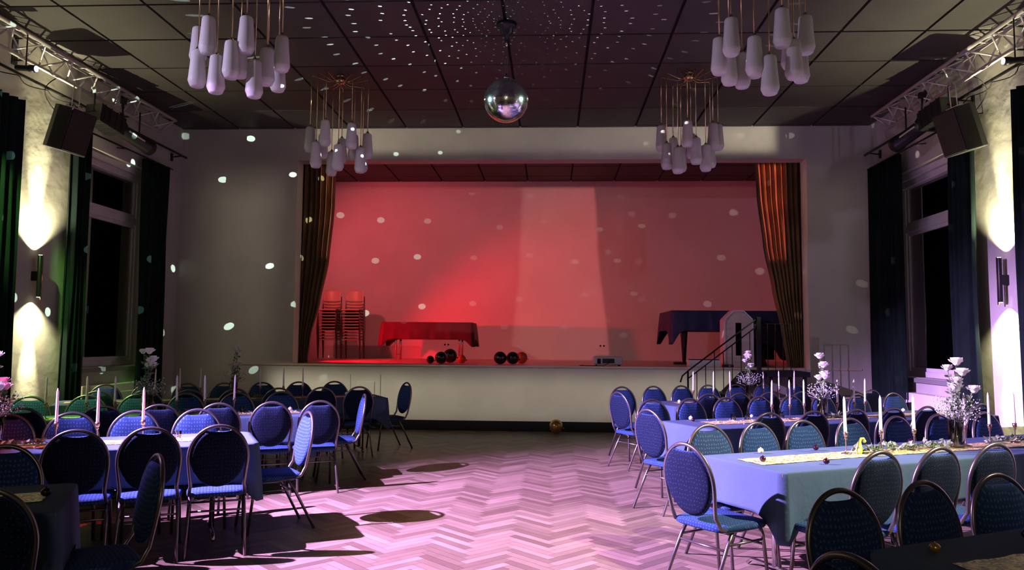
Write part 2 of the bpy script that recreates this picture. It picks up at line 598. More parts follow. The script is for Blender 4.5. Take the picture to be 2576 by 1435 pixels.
def thing(name, loc, rz=0, rx=0, ry=0):
    o = bpy.data.objects.new(name, None)
    o.empty_display_size = 0.1
    COL.objects.link(o)
    o.location = loc
    o.rotation_euler = (rx, ry, rz)
    return o


def struct(o):
    o['kind'] = 'structure'
    return o


def dup(o, parent=None):
    c = o.copy()
    COL.objects.link(c)
    if parent is not None:
        c.parent = parent
    for ch in list(KIDS.get(o.name, [])):
        dup(ch, c)
    return c


KIDS = {}


def remember(root):
    """note the tree of a template once, so copies are quick"""
    def walk(o):
        KIDS[o.name] = [c for c in COL.objects if c.parent == o]
        for c in KIDS[o.name]:
            walk(c)
    walk(root)


# ================================================================== THE SETTING
XL, XR, YW, ZC, ZS = -6.38, 5.84, 13.4, 5.34, 1.13
YB = -5.0
OX0, OX1, OZ1 = -4.24, 4.73, 4.765      # proscenium opening
YSB = 18.0                               # back of the stage
SXL, SXR = -5.4, 5.6

# floor: herringbone strips on a dark screed
mb = MB()
Lp, Wp = 0.44, 0.0733
tones = []
s2 = math.sqrt(0.5)


def strip(cx_, cy_, ang):
    ca, sa = cos(ang), sin(ang)
    h, k = Lp / 2 - 0.0012, Wp / 2 - 0.0012
    vs = [(cx_ + ca * a - sa * b_, cy_ + sa * a + ca * b_, 0) for a, b_ in ((-h, -k), (h, -k), (h, k), (-h, k))]
    mb.add(vs, [(0, 1, 2, 3)])
    tones.append(random.random())


# herringbone lattice built in rotated coordinates (p, q), then turned 45 degrees
# strips along p start at (i*w + j*2L...) ; classic layout: step (w, w) along the column, columns spaced (L, -L)
A45 = rad(45)
n_col = 22
for j in range(-n_col, n_col + 1):
    for i in range(-260, 261):
        p0, q0 = i * Wp + j * Lp, i * Wp - j * Lp
        for (pc, qc, an) in ((p0 + Lp / 2, q0 + Wp / 2, 0.0), (p0 + Wp / 2, q0 + Wp + Lp / 2, pi / 2)):
            x_ = (pc * cos(A45) - qc * sin(A45)) - 0.27
            y_ = (pc * sin(A45) + qc * cos(A45)) + 4.0
            if XL - 0.1 < x_ < XR + 0.1 and -1.0 < y_ < YW + 0.02:
                strip(x_, y_, A45 + an)
o = struct(mb.build('floor', PARQUET))
at_ = o.data.attributes.new('tone', 'FLOAT', 'FACE')
at_.data.foreach_set('value', tones)
mb = MB().box((XL - 0.3, YB - 0.2, -0.2), (XR + 0.3, YW + 0.1, -0.002))
struct(mb.build('floor_base', mat('dark_screed', (0.09, 0.055, 0.03), 0.6)))

# ceiling: dark panels with black gaps
mb = MB()
xs = [XL] + [-5.32 + 1.015 * k for k in range(12)]
xs = [x for x in xs if x < XR - 0.1] + [XR]
ys = [8.26 + 1.005 * k for k in range(-13, 6)]
ys = [YB] + [y for y in ys if y > YB + 0.2 and y < YW - 0.05] + [YW]
g = 0.019
for i in range(len(xs) - 1):
    for j in range(len(ys) - 1):
        mb.box((xs[i] + g, ys[j] + g, ZC), (xs[i + 1] - g, ys[j + 1] - g, ZC + 0.03))
struct(mb.build('ceiling', CEIL))
struct(MB().box((XL - 0.3, YB - 0.2, ZC + 0.028), (XR + 0.3, YW + 0.4, ZC + 0.2)).build('ceiling_void', BLACKGAP))
mb = MB()
xs2 = [SXL + 0.0] + [-5.32 + 1.015 * k for k in range(1, 11)] + [SXR]
ys2 = [YW + 0.3, 14.4, 15.4, 16.4, 17.4, YSB]
for i in range(len(xs2) - 1):
    for j in range(len(ys2) - 1):
        mb.box((xs2[i] + g, ys2[j] + g, ZC), (xs2[i + 1] - g, ys2[j + 1] - g, ZC + 0.03))
struct(mb.build('ceiling_stage', CEIL))
struct(MB().box((SXL - 0.2, YW + 0.28, ZC + 0.028), (SXR + 0.2, YSB + 0.2, ZC + 0.2)).build('ceiling_stage_void', BLACKGAP))

# wall with the proscenium opening
mb = MB()
mb.box((XL - 0.3, YW, 0), (OX0, YW + 0.3, ZC + 0.03))
mb.box((OX1, YW, 0), (XR + 0.3, YW + 0.3, ZC + 0.03))
mb.box((OX0, YW, OZ1), (OX1, YW + 0.3, ZC + 0.03))
mb.box((OX0, YW, 0), (OX1, YW + 0.3, ZS - 0.03))
struct(mb.build('wall_front', PLASTER))
struct(MB().box((XL, YW - 0.015, 0), (XR, YW, 0.172)).build('baseboard_front', BLACKPAINT))
struct(MB().box((SXL, YW - 0.012, ZS - 0.03), (SXR, YSB, ZS)).build('floor_stage', STAGEWOOD))
struct(MB().box((SXL - 0.2, YSB, 0), (SXR + 0.2, YSB + 0.2, ZC + 0.03)).build('wall_back', STAGEWALL))
struct(MB().box((SXL - 0.2, YW + 0.3, 0), (SXL, YSB, ZC + 0.03)).build('wall_stage_left', STAGEWALL))
struct(MB().box((SXR, YW + 0.3, 0), (SXR + 0.2, YSB, ZC + 0.03)).build('wall_stage_right', STAGEWALL))
struct(MB().box((XL - 0.3, YB - 0.2, 0), (XR + 0.3, YB, ZC + 0.03)).build('wall_rear', PLASTER))


def sidewall(name, x, sgn, y0, y1, z0, z1):
    """hall side wall with one deep window opening; sgn points out of the room"""
    a, b_ = (x, x + 0.45 * sgn) if sgn > 0 else (x + 0.45 * sgn, x)
    m_ = MB()
    m_.box((a, YB, 0), (b_, y0, ZC + 0.03))
    m_.box((a, y1, 0), (b_, YW + 0.0, ZC + 0.03))
    m_.box((a, y0, 0), (b_, y1, z0))
    m_.box((a, y0, z1), (b_, y1, ZC + 0.03))
    return struct(m_.build(name, ROUGHPLASTER))


sidewall('wall_left', XL, -1, 10.55, 12.42, 1.12, 4.33)
sidewall('wall_right', XR, 1, 10.75, 12.72, 1.05, 4.25)


def window(n, x, sgn, y0, y1, z0, z1, ztr):
    """frame set back in the reveal: outer frame, transom, one lower and one upper sash"""
    root = struct(thing('window_%d' % n, (x + 0.26 * sgn, (y0 + y1) / 2, z0)))
    hw, hh = (y1 - y0) / 2, z1 - z0
    t = 0.05
    f = 0.085
    m_ = MB()
    m_.box((-t, -hw, 0), (t, -hw + f, hh))
    m_.box((-t, hw - f, 0), (t, hw, hh))
    m_.box((-t, -hw + f, hh - f * 1.6), (t, hw - f, hh))
    m_.box((-t, -hw + f, 0), (t, hw - f, f))
    zt = ztr - z0
    m_.box((-t, -hw + f, zt - 0.055), (t, hw - f, zt + 0.055))
    m_.build('window_frame', WHITEPAINT, root, bevel=0.006)
    for (za, zb, nm) in ((f, zt - 0.055, 'window_sash'), (zt + 0.055, hh - f * 1.6, 'window_sash')):
        e = 0.055
        m_ = MB()
        ya, yb = -hw + f + 0.002, hw - f - 0.002
        m_.box((-0.03, ya, za), (0.03, ya + e, zb))
        m_.box((-0.03, yb - e, za), (0.03, yb, zb))
        m_.box((-0.03, ya + e, za), (0.03, yb - e, za + e))
        m_.box((-0.03, ya + e, zb - e), (0.03, yb - e, zb))
        m_.box((-0.022, -0.03, za + e), (0.022, 0.03, zb - e)) if False else None
        s_ = m_.build(nm, WHITEPAINT, root, bevel=0.004)
        MB().box((-0.004, ya + e, za + e), (0.004, yb - e, zb - e)).build('pane', WINGLASS, s_)
    m_ = MB().box((-0.30 if sgn > 0 else -0.05, -hw - 0.04, -0.07), (0.05 if sgn > 0 else 0.30, hw + 0.04, -0.005))
    m_.build('window_sill', GREYSILL, root, bevel=0.006)
    # roller shutter closed outside, seen dark through the panes
    MB().box((0.16 * sgn - 0.01, -hw, 0), (0.16 * sgn + 0.01, hw, hh)).build('shutter', mat('dark_shutter', (0.3, 0.29, 0.28), 0.7), root)
    return root


window(1, XL, -1, 10.55, 12.42, 1.12, 4.33, 3.48)
window(2, XR, 1, 10.75, 12.72, 1.05, 4.25, 3.40)
# moulded head above the windows
for n_, (x, sgn, y0, y1, z1) in enumerate(((XL, -1, 10.55, 12.42, 4.33), (XR, 1, 10.75, 12.72, 4.25))):
    m_ = MB()
    xi = x + 0.10 * sgn
    m_.box((min(xi, xi + 0.1 * sgn), y0, z1 - 0.10), (max(xi, xi + 0.1 * sgn), y1, z1 - 0.001))
    m_.box((min(xi + 0.05 * sgn, xi + 0.16 * sgn), y0, z1 - 0.20), (max(xi + 0.05 * sgn, xi + 0.16 * sgn), y1, z1 - 0.1))
    struct(m_.build('trim_%d' % (n_ + 1), WHITEPAINT, bevel=0.01))

# boxed-in radiators under the windows
r_ = tag(thing('radiator_cover', (5.84, 11.75, 0)), 'white panelled radiator cover under the right-hand window', 'radiator cover')
MB().box((-0.16, -0.95, 0.0), (-0.001, 0.95, 0.83)).build('box', WHITEPAINT, r_, bevel=0.008)
MB().box((-0.175, -0.8, 0.12), (-0.16, 0.8, 0.72)).build('front_panel', WHITEPAINT, r_, bevel=0.006)
r_ = tag(thing('radiator_cover', (-6.38, 11.5, 0)), 'white panelled radiator cover under the left-hand window', 'radiator cover')
MB().box((0.001, -0.85, 0.0), (0.15, 0.85, 0.86)).build('box', WHITEPAINT, r_, bevel=0.008)
MB().box((0.15, -0.72, 0.12), (0.165, 0.72, 0.74)).build('front_panel', WHITEPAINT, r_, bevel=0.006)

# service hatch and panel strips low on the stage front
r_ = struct(thing('door_1', (-2.93, YW, 0)))
m_ = MB()
m_.box((-0.27, -0.006, 0.17), (-0.262, 0, 0.95))
m_.box((0.262, -0.006, 0.17), (0.27, 0, 0.95))
m_.box((-0.262, -0.006, 0.942), (0.262, 0, 0.95)) if False else None
m_.build('door_frame', mat('grey_strip', (0.25, 0.23, 0.19), 0.8), r_)  # thin darker strips along both sides of the hatch
MB().box((-0.16, -0.012, 0.3), (0.16, -0.0005, 0.83)).build('hatch_panel', PLASTER, r_, bevel=0.003)

# outlets on the stage back wall
for x, lab in ((-2.13, 'small white double socket low on the stage back wall above the black balloons'), (1.51, 'small white double socket low on the stage back wall above the projector')):
    r_ = tag(thing('wall_socket', (x, YSB, 1.46)), lab, 'socket', 'sockets on the stage back wall')
    MB().box((-0.08, -0.012, -0.04), (0.08, -0.0005, 0.04)).build('plate', OUTLET, r_, bevel=0.004)
    for k in (-0.04, 0.04):
        MB().lathe([(0.022, 0), (0.022, 0.004)], seg=14, mtx=Matrix.Translation((k, -0.012, 0)) @ Matrix.Rotation(pi / 2, 4, 'X')).build('outlet_hole', BLACKPAINT, r_)


# ================================================================== CURTAINS
def drape(name, m, edges, ycen, amp, folds, axis='x', rows=26, cols=160, phase=0.0, jag=0.0, parent=None, thick=0.006):
    """edges: list of (z, e0, e1); runs along x (axis 'x') or along y"""
    zs = [e[0] for e in edges]

    def at(z):
        for a, b_ in zip(edges[:-1], edges[1:]):
            if a[0] >= z >= b_[0]:
                t = (a[0] - z) / (a[0] - b_[0])
                t = t * t * (3 - 2 * t) * 0.4 + t * 0.6
                return a[1] + (b_[1] - a[1]) * t, a[2] + (b_[2] - a[2]) * t
        return edges[-1][1], edges[-1][2]
    R = []
    rnd = [random.uniform(0.6, 1.4) for _ in range(folds + 2)]
    for j in range(rows + 1):
        z = zs[0] + (zs[-1] - zs[0]) * j / rows
        e0, e1 = at(z)
        row = []
        for i in range(cols + 1):
            u = i / cols
            k = u * folds
            a = amp * (rnd[int(k)] * (1 - k % 1) + rnd[int(k) + 1] * (k % 1))
            dd = a * sin(2 * pi * k + phase + 0.35 * sin(z * 1.3 + k)) + 0.25 * a * sin(4.7 * pi * k + z)
            s_ = e0 + (e1 - e0) * u
            row.append((s_, ycen + dd, z) if axis == 'x' else (ycen + dd, s_, z))
        R.append(row)
    mb_ = MB().grid(R)
    return mb_.build(name, m, parent, solid=thick)


def curtain_rail(y0, y1, x, z, sgn, lab):
    r = tag(thing('curtain_rail', (x, 0, z)), lab, 'curtain rail', 'curtain rails')
    MB().tube([(0, y0, 0), (0, y1, 0)], 0.014).build('rod', BLACKMETAL, r)
    for y in (y0 + 0.15, (y0 + y1) / 2, y1 - 0.12):
        MB().tube([(0, y, 0), (0.09 * sgn, y, 0.012), (XW(sgn) - x, y, 0.02)], 0.01).build('bracket', BLACKMETAL, r)
    return r


def XW(sgn):
    return XR - 0.001 if sgn > 0 else XL + 0.001


curtain_rail(9.9, 12.75, -6.22, 4.46, -1, 'thin black curtain rail above the left-hand window')
curtain_rail(9.8, 13.1, 5.66, 4.50, 1, 'thin black curtain rail above the right-hand window')

for (y0, y1, x, zt, lab) in (
    (10.02, 10.40, -6.24, 4.44, 'dark green velvet curtain between the left sconce and the left window'),
    (11.86, 12.62, -6.22, 4.44, 'dark green curtain drawn back on the stage side of the left window'),
    (8.0, 8.93, -6.20, 4.46, 'green-lit velvet curtain at the far left edge of the picture'),
    (9.87, 10.47, 5.66, 4.48, 'dark green curtain between the right sconce and the right window'),
    (11.9, 13.03, 5.66, 4.48, 'dark curtain in the corner on the stage side of the right window'),
    (8.1, 9.03, 5.66, 4.50, 'dark curtain at the far right edge beyond the right sconce'),
):
    c_ = drape('window_curtain', VELVET, [(zt, y0, y1), (2.5, y0 + 0.01, y1 + 0.02), (0.03, y0 - 0.04, y1 + 0.03)], x, 0.045, max(4, int((y1 - y0) / 0.13)), axis='y', phase=y0)
    tag(c_, lab, 'curtain', 'window curtains')

c_ = drape('stage_curtain', GOLDVELVET, [(5.2, -4.75, -3.68), (4.0, -4.72, -3.70), (3.0, -4.68, -3.78), (2.2, -4.62, -3.92), (1.6, -4.5, -4.07), (ZS + 0.005, -4.4, -4.12)], 13.88, 0.07, 10, cols=220, rows=34)
tag(c_, 'amber velvet stage curtain gathered at the left side of the stage', 'curtain', 'stage curtains')
c_ = drape('stage_curtain', GOLDVELVET, [(5.2, 3.97, 5.05), (4.2, 4.02, 5.02), (3.3, 4.12, 5.0), (2.5, 4.27, 4.95), (1.8, 4.42, 4.9), (ZS + 0.005, 4.52, 4.88)], 13.90, 0.07, 11, cols=220, rows=34, phase=1.0)
tag(c_, 'amber velvet stage curtain gathered at the right side of the stage', 'curtain', 'stage curtains')

# ================================================================== TRUSSES, BARS, LAMPS


def truss(sgn, lab):
    wx = XW(sgn)
    r = tag(thing('lighting_truss', (wx, 0, 4.98)), lab, 'truss', 'aluminium trusses')
    y0, y1 = 1.5, 12.25
    A = Vector((-0.44 * sgn, 0, 0.19))
    B = Vector((-0.17 * sgn, 0, 0.01))
    C_ = Vector((-0.15 * sgn, 0, 0.29))
    ch = (A, B, C_)
    for c in ch:
        MB().tube([(c.x, y0, c.z), (c.x, y1, c.z)], 0.025, 10).build('chord', ALU, r)
    n = int((y1 - y0) / 0.27)
    for a, b_ in ((0, 1), (1, 2), (2, 0)):
        m_ = MB()
        for k in range(n):
            ya, yb = y0 + k * (y1 - y0) / n, y0 + (k + 1) * (y1 - y0) / n
            p, q = (ch[a], ch[b_]) if k % 2 else (ch[b_], ch[a])
            m_.tube([(p.x, ya, p.z), (q.x, yb, q.z)], 0.0115, 6)
        m_.tube([(ch[a].x, y1 - 0.01, ch[a].z), (ch[b_].x, y1 - 0.01, ch[b_].z)], 0.009, 6)
        m_.build('lacing', ALU, r)
    for y in (3.0, 6.2, 9.0, 11.4):
        m_ = MB()
        m_.tube([(C_.x, y, C_.z), (-0.0 * sgn, y, C_.z)], 0.012, 6)
        m_.tube([(B.x, y, B.z), (0, y, B.z)], 0.012, 6)
        m_.box((-0.01, y - 0.05, B.z - 0.06), (0.0, y + 0.05, C_.z + 0.04)) if sgn > 0 else m_.box((0.0, y - 0.05, B.z - 0.06), (0.01, y + 0.05, C_.z + 0.04))
        m_.build('wall_bracket', BLACKMETAL, r)
    return r


truss(-1, 'triangular aluminium lighting truss along the left wall under the ceiling')
truss(1, 'triangular aluminium lighting truss along the right wall under the ceiling')


def bar(sgn, lab):
    wx = XW(sgn)
    r = tag(thing('lighting_bar', (wx, 0, 4.76)), lab, 'pipe', 'lighting pipes')
    MB().tube([(-0.2 * sgn, 1.5, 0), (-0.2 * sgn, 13.15, 0)], 0.02, 10).build('pipe', BLACKMETAL, r)
    for y in (2.5, 5.5, 8.2, 10.15, 13.0):
        m_ = MB().tube([(-0.2 * sgn, y, 0), (-0.02 * sgn, y, -0.02)], 0.013, 6)
        m_.box((-0.02, y - 0.03, -0.09), (0.0, y + 0.03, 0.05)) if sgn > 0 else m_.box((0.0, y - 0.03, -0.09), (0.02, y + 0.03, 0.05))
        m_.build('bracket', BLACKMETAL, r)
    # cable looped along the pipe
    pts = []
    for i in range(60):
        y = 6.5 + i * 0.075
        pts.append((-0.2 * sgn - 0.035 * sgn * sin(i * 0.9), y, -0.03 - 0.05 * abs(sin(i * 0.41))))
    MB().tube(pts, 0.006, 6).build('cable', BLACKPAINT, r)
    return r


bar(-1, 'black pipe below the left truss carrying a speaker and a spotlight')
bar(1, 'black pipe below the right truss carrying a speaker and a spotlight')


def speaker(x, y, sgn, lab):
    r = tag(thing('hanging_speaker', (x, y, 4.25), rz=rad(8) * sgn, ry=rad(17) * -sgn), lab, 'speaker', 'hanging speakers')
    # plan is a trapezium, baffle towards the room
    a, b_, dp = 0.22, 0.14, 0.17
    s = -sgn
    out = [(s * dp, -a), (s * dp, a), (-s * dp * 0.2, a), (-s * dp, b_), (-s * dp, -b_), (-s * dp * 0.2, -a)]
    MB().prism(out, -0.30, 0.26, 'xy').build('cabinet', BLACKCASE, r, bevel=0.01)
    MB().box((min(s * dp, s * (dp + 0.012)), -a + 0.015, -0.285), (max(s * dp, s * (dp + 0.012)), a - 0.015, 0.245)).build('grille', BLACKCASE, r, bevel=0.004)
    m_ = MB().box((-0.05, -0.1, 0.26), (0.05, 0.1, 0.285))
    m_.build('mounting_plate', ALU, r)
    for yy in (-0.06, 0.06):
        MB().tube([(0, yy, 0.28), (-0.06 * s, yy, 0.56)], 0.007, 6).build('suspension_rod', ALU, r)
    pts = [(-s * dp, 0.05, 0.1)] + [(-s * (dp + 0.17 * sin(pi * t / 10)), 0.05 - 0.3 * sin(pi * t / 20), 0.1 + 0.045 * t) for t in range(1, 11)]
    MB().tube(pts, 0.006, 6).build('cable', BLACKPAINT, r)
    return r


speaker(-5.93, 9.45, -1, 'black hanging speaker tilted down below the left truss')
speaker(5.42, 9.68, 1, 'black hanging speaker tilted down below the right truss')


def profile_spot(x, y, sgn, aim, lab):
    r = tag(thing('profile_spotlight', (x, y, 4.56)), lab, 'spotlight', 'profile spotlights')
    q = (Vector(aim) - Vector((x, y, 4.56))).to_track_quat('Z', 'Y').to_matrix().to_4x4()
    # the barrel, wider lamp house at the rear
    MB().lathe([(0.09, -0.12), (0.1, -0.1), (0.1, 0.5), (0.112, 0.51), (0.112, 0.62), (0.1, 0.63)], seg=18, mtx=q).build('barrel', BLACKMETAL, r)
    m_ = MB().box((-0.13, -0.13, -0.62), (0.13, 0.13, -0.12), mtx=q)
    for k in range(4):
        m_.box((-0.14, -0.14, -0.56 + k * 0.12), (0.14, 0.14, -0.545 + k * 0.12), mtx=q)
    m_.build('lamp_house', BLACKMETAL, r, bevel=0.012)
    MB().lathe([(0.085, 0.631), (0.085, 0.64)], seg=18, mtx=q).build('lens', LENS, r)
    MB().box((-0.101, -0.012, 0.0), (-0.095, 0.012, 0.36), mtx=q).build('focus_slot', ALU, r)
    MB().box((0.095, -0.012, 0.0), (0.101, 0.012, 0.36), mtx=q).build('focus_slot', ALU, r)
    m_ = MB()
    up = 0.42
    m_.tube([q @ Vector((-0.13, 0, -0.1)), q @ Vector((-0.16, 0, -0.1)), (0, -0.02, 0.2), q @ Vector((0.16, 0, -0.1)), q @ Vector((0.13, 0, -0.1))], 0.012, 6)
    m_.tube([(0, -0.02, 0.2), (0.02 * sgn, -0.02, up)], 0.014, 6)
    m_.box((-0.03, -0.05, up - 0.02), (0.03, 0.01, up + 0.05))
    m_.build('yoke', BLACKMETAL, r)
    for k in (-0.6, 0.35):
        m_ = MB()
        z_ = (q @ Vector((0, 0, k)))
        m_.tube([z_, (z_.x, z_.y, 0.38)], 0.012, 6)
        m_.build('hanger', BLACKMETAL, r)
    MB().tube([q @ Vector((0, -0.1, -0.62)), q @ Vector((0.1, -0.2, -0.75)), q @ Vector((0.02, -0.1, -0.8)), (0.05 * sgn, -0.62, 0.12), (0.15 * sgn, -0.55, 0.2)], 0.008, 6).build('cable', BLACKPAINT, r)
    return r


profile_spot(-5.93, 10.7, -1, (-5.45, 14.0, 4.0), 'black profile spotlight hanging on the left, aimed at the stage')
profile_spot(5.42, 10.7, 1, (4.95, 14.0, 4.0), 'black profile spotlight hanging on the right, aimed at the stage')


def pin_spot(x, y, z, m, lab):
    r = tag(thing('pin_spot', (x, y, z)), lab, 'spotlight', 'small pin spots')
    q = (BALL - Vector((x, y, z))).to_track_quat('Z', 'Y').to_matrix().to_4x4()
    MB().lathe([(0.03, -0.12), (0.035, -0.1), (0.035, 0.02), (0.045, 0.06), (0.045, 0.12)], seg=14, mtx=q).build('housing', BLACKMETAL, r)
    MB().lathe([(0.036, 0.121), (0.036, 0.127)], seg=14, mtx=q).build('lens', m, r)
    zt = 5.17 - z if True else 0
    MB().tube([(0, 0, 0.03), (0, 0, zt - 0.02)], 0.008, 6).build('hanger', BLACKMETAL, r)
    return r


pin_spot(-5.93, 8.6, 4.74, PINLED, 'tiny black pin spot with cyan lens on the left truss')
pin_spot(5.40, 8.5, 4.68, WHITELED, 'tiny black pin spot with white lens on the right truss')


def sconce(sgn, y, lab):
    wx = XW(sgn)
    r = tag(thing('wall_sconce', (wx, y, 2.34)), lab, 'wall lamp', 'up and down wall sconces')
    x = -0.095 * sgn
    MB().lathe([(0.026, -0.27), (0.028, -0.265), (0.028, 0.265), (0.026, 0.27)], c=(x, 0, 0), seg=18).build('tube', BLACKMETAL, r)
    MB().lathe([(0.012, -0.30), (0.012, 0.28)], c=(x - 0.0 * sgn, 0.045, 0), seg=10).build('side_rod', BRASS, r)
    MB().box((min(0, x), -0.025, -0.06), (max(0, x), 0.025, 0.06)).build('wall_mount', BLACKMETAL, r)
    for s in (-1, 1):
        MB().lathe([(0.02, 0.0), (0.02, 0.003)] if s > 0 else [(0.02, -0.003), (0.02, 0)], c=(x, 0, s * 0.272), seg=14).build('bulb', BULB, r)
    return r


sconce(-1, 9.55, 'slim black up-and-down wall lamp glowing on the left wall')
sconce(1, 9.55, 'slim black up-and-down wall lamp glowing on the right wall')

# ------------------------------------------------------------------ chandeliers
SHADE = [(0.028, 0.352), (0.045, 0.355), (0.057, 0.345), (0.061, 0.33), (0.068, 0.22), (0.078, 0.10), (0.082, 0.065), (0.080, 0.05), (0.062, 0.008), (0.052, 0.0)]
sh_mesh = MB().lathe(SHADE, seg=14)
SH0 = None


def chandelier(cx_, cy_, R, arms, lab):
    global SH0
    ztop = ZC
    r = tag(thing('chandelier', (cx_, cy_, ztop)), lab, 'chandelier', 'brass pendant chandeliers')
    MB().lathe([(0.05, 0.0), (0.052, -0.03), (0.03, -0.045), (0.06, -0.055), (0.078, -0.075), (0.078, -0.1), (0.05, -0.13), (0.02, -0.135)][::-1], seg=20).build('hub', BRASS, r)
    for (a, zb) in arms:
        th = rad(a)
        x_, y_ = R * cos(th), R * sin(th)
        drop = zb + 0.355 - ztop
        m_ = MB().tube([(0.06 * cos(th), 0.06 * sin(th), -0.10), (0.16 * cos(th), 0.16 * sin(th), -0.13), ((R - 0.02) * cos(th), (R - 0.02) * sin(th), -0.085), (x_, y_, -0.10), (x_, y_, -0.13), (x_, y_, drop + 0.03)], 0.0062, 6)
        rod = m_.build('arm_rod', BRASS, r)
        MB().lathe([(0.02, 0.0), (0.022, 0.02), (0.008, 0.04)], c=(x_, y_, drop - 0.004), seg=10).build('socket_cap', BRASS, rod)
        if SH0 is None:
            SH0 = MB().lathe(SHADE, seg=16).build('glass_shade', FROST, r)
            s_ = SH0
        else:
            s_ = SH0.copy()
            COL.objects.link(s_)
            s_.parent = r
        s_.location = (x_, y_, zb - ztop)
    return r


chandelier(-2.75, 7.2, 0.42, [(180, 4.26), (-109, 4.19), (-128, 3.90), (-95, 3.81), (-77, 3.95), (112, 4.24), (-60, 4.20), (-48, 3.80), (-32, 3.95), (72, 4.20), (50, 4.07), (0, 4.16)], 'brass chandelier of frosted tumbler shades hanging front left')
chandelier(2.31, 7.2, 0.41, [(-180, 4.09), (-148, 4.19), (126, 4.10), (104, 4.09), (86, 4.20), (-116, 3.95), (-98, 3.76), (-82, 4.19), (-66, 3.91), (38, 4.23), (18, 4.05), (-41, 4.18)], 'brass chandelier of frosted tumbler shades hanging front right')
chandelier(-2.71, 10.6, 0.41, [(-148, 4.16), (-101, 4.20), (-122, 3.91), (140, 4.19), (100, 4.16), (-75, 3.86), (-50, 4.18), (74, 4.21), (-28, 3.87), (0, 4.12), (120, 3.95), (50, 4.00)], 'brass chandelier hanging rear left, in front of the curtain edge')
chandelier(2.23, 10.6, 0.39, [(-180, 4.21), (-104, 4.17), (-152, 3.91), (116, 4.13), (-124, 3.82), (77, 4.20), (-88, 3.93), (-68, 3.84), (33, 4.02), (-48, 4.16), (0, 4.22), (98, 4.0)], 'brass chandelier hanging rear right, above the piano side')

# ------------------------------------------------------------------ mirror ball
r = tag(thing('mirror_ball', BALL), 'large mirror ball hanging from the middle of the ceiling', 'mirror ball')
m_ = MB()
nlat = 48
for i in range(nlat):
    la0, la1 = -pi / 2 + pi * i / nlat, -pi / 2 + pi * (i + 1) / nlat
    lm = (la0 + la1) / 2
    nn = max(4, round(96 * cos(lm)))
    for k in range(nn):
        lo0, lo1 = 2 * pi * k / nn, 2 * pi * (k + 1) / nn
        e = 0.03
        u0, u1 = lo0 + (lo1 - lo0) * e, lo1 - (lo1 - lo0) * e
        v0, v1 = la0 + (la1 - la0) * e, la1 - (la1 - la0) * e
        vs = [(BR * cos(v) * cos(u), BR * cos(v) * sin(u), BR * sin(v)) for u, v in ((u0, v0), (u1, v0), (u1, v1), (u0, v1))]
        m_.add(vs, [(0, 1, 2, 3)])
m_.build('mirror_facets', MIRROR, r)
MB().ball((0, 0, 0), BR - 0.004, 36, 24).build('core', BLACKPAINT, r)
MB().lathe([(0.035, 0.0), (0.035, 0.03), (0.012, 0.04), (0.012, 0.07)], c=(0, 0, BR - 0.005), seg=14).build('collar', CHROME, r)
zt = ZC - BALL.z
MB().tube([(0.012, 0, BR + 0.06), (0.012, 0, zt - 0.2)], 0.004, 6).build('hanging_wire', FRAME, r)
MB().tube([(-0.015, 0, BR + 0.06), (-0.015, 0, zt - 0.2)], 0.003, 6).build('hanging_wire', FRAME, r)
MB().lathe([(0.02, -0.2), (0.03, -0.15), (0.075, -0.12), (0.08, -0.06), (0.12, -0.05), (0.12, -0.004)], c=(0, 0, zt), seg=20).build('motor', BLACKMETAL, r)
MB().tube([(0, 0, zt - 0.28), (0, 0, zt - 0.2)], 0.014, 8).build('hook', CHROME, r)

# ================================================================== STAGE
# stacked chairs
tpl = thing('stacking_chair', (0, 0, 0))
R = []
for j in range(9):                       # curved shell backrest
    v = j / 8
    row = []
    for i in range(13):
        u = i / 12 * 2 - 1
        w_ = 0.2 - 0.03 * max(0, v - 0.75) * 4 * abs(u)
        row.append((u * w_, 0.21 + 0.05 * v - 0.045 * (u * u), 0.62 + 0.26 * v - 0.02 * (abs(u) ** 4) * (1 if v > .5 else -1)))
    R.append(row)
MB().grid(R).build('backrest', REDSHELL, tpl, solid=0.01)
R = []
for j in range(9):
    v = j / 8
    row = []
    for i in range(13):
        u = i / 12 * 2 - 1
        row.append((u * 0.2, -0.22 + 0.42 * v, 0.45 - 0.025 * sin(pi * v) * (1 - u * u) - (0.03 * (1 - v * 6) if v < 1 / 6 else 0)))
    R.append(row)
MB().grid(R).build('seat', REDSHELL, tpl, solid=0.012)
for s in (-1, 1):
    MB().tube([(s * 0.205, 0.16, 0.0), (s * 0.205, 0.17, 0.43), (s * 0.205, 0.2, 0.62), (s * 0.2, 0.235, 0.74)], 0.014, 6).build('rear_leg', FRAME, tpl)
    MB().tube([(s * 0.21, -0.22, 0.0), (s * 0.205, -0.19, 0.42), (s * 0.205, 0.17, 0.43)], 0.014, 6).build('front_leg', FRAME, tpl)
remember(tpl)
first = True
ORD = ['lowest', 'second', 'third', 'fourth', 'fifth', 'sixth', 'seventh', 'eighth', 'ninth', 'tenth', 'topmost']
for si, (x, y, n_, nm) in enumerate(((-4.66, 17.15, 11, 'left-hand stack half behind the curtain'), (-4.12, 17.1, 11, 'right-hand stack nearer the draped table'))):
    for k in range(n_):
        c = tpl if first else dup(tpl)
        first = False
        c.location = (x, y - 0.012 * k, ZS + 0.066 * k)
        c.rotation_euler = (0, 0, 0)
        tag(c, 'wooden shell chair, %s in the %s' % (ORD[k] if k < 10 else ORD[10], nm), 'chair', 'stacking chairs on the stage')

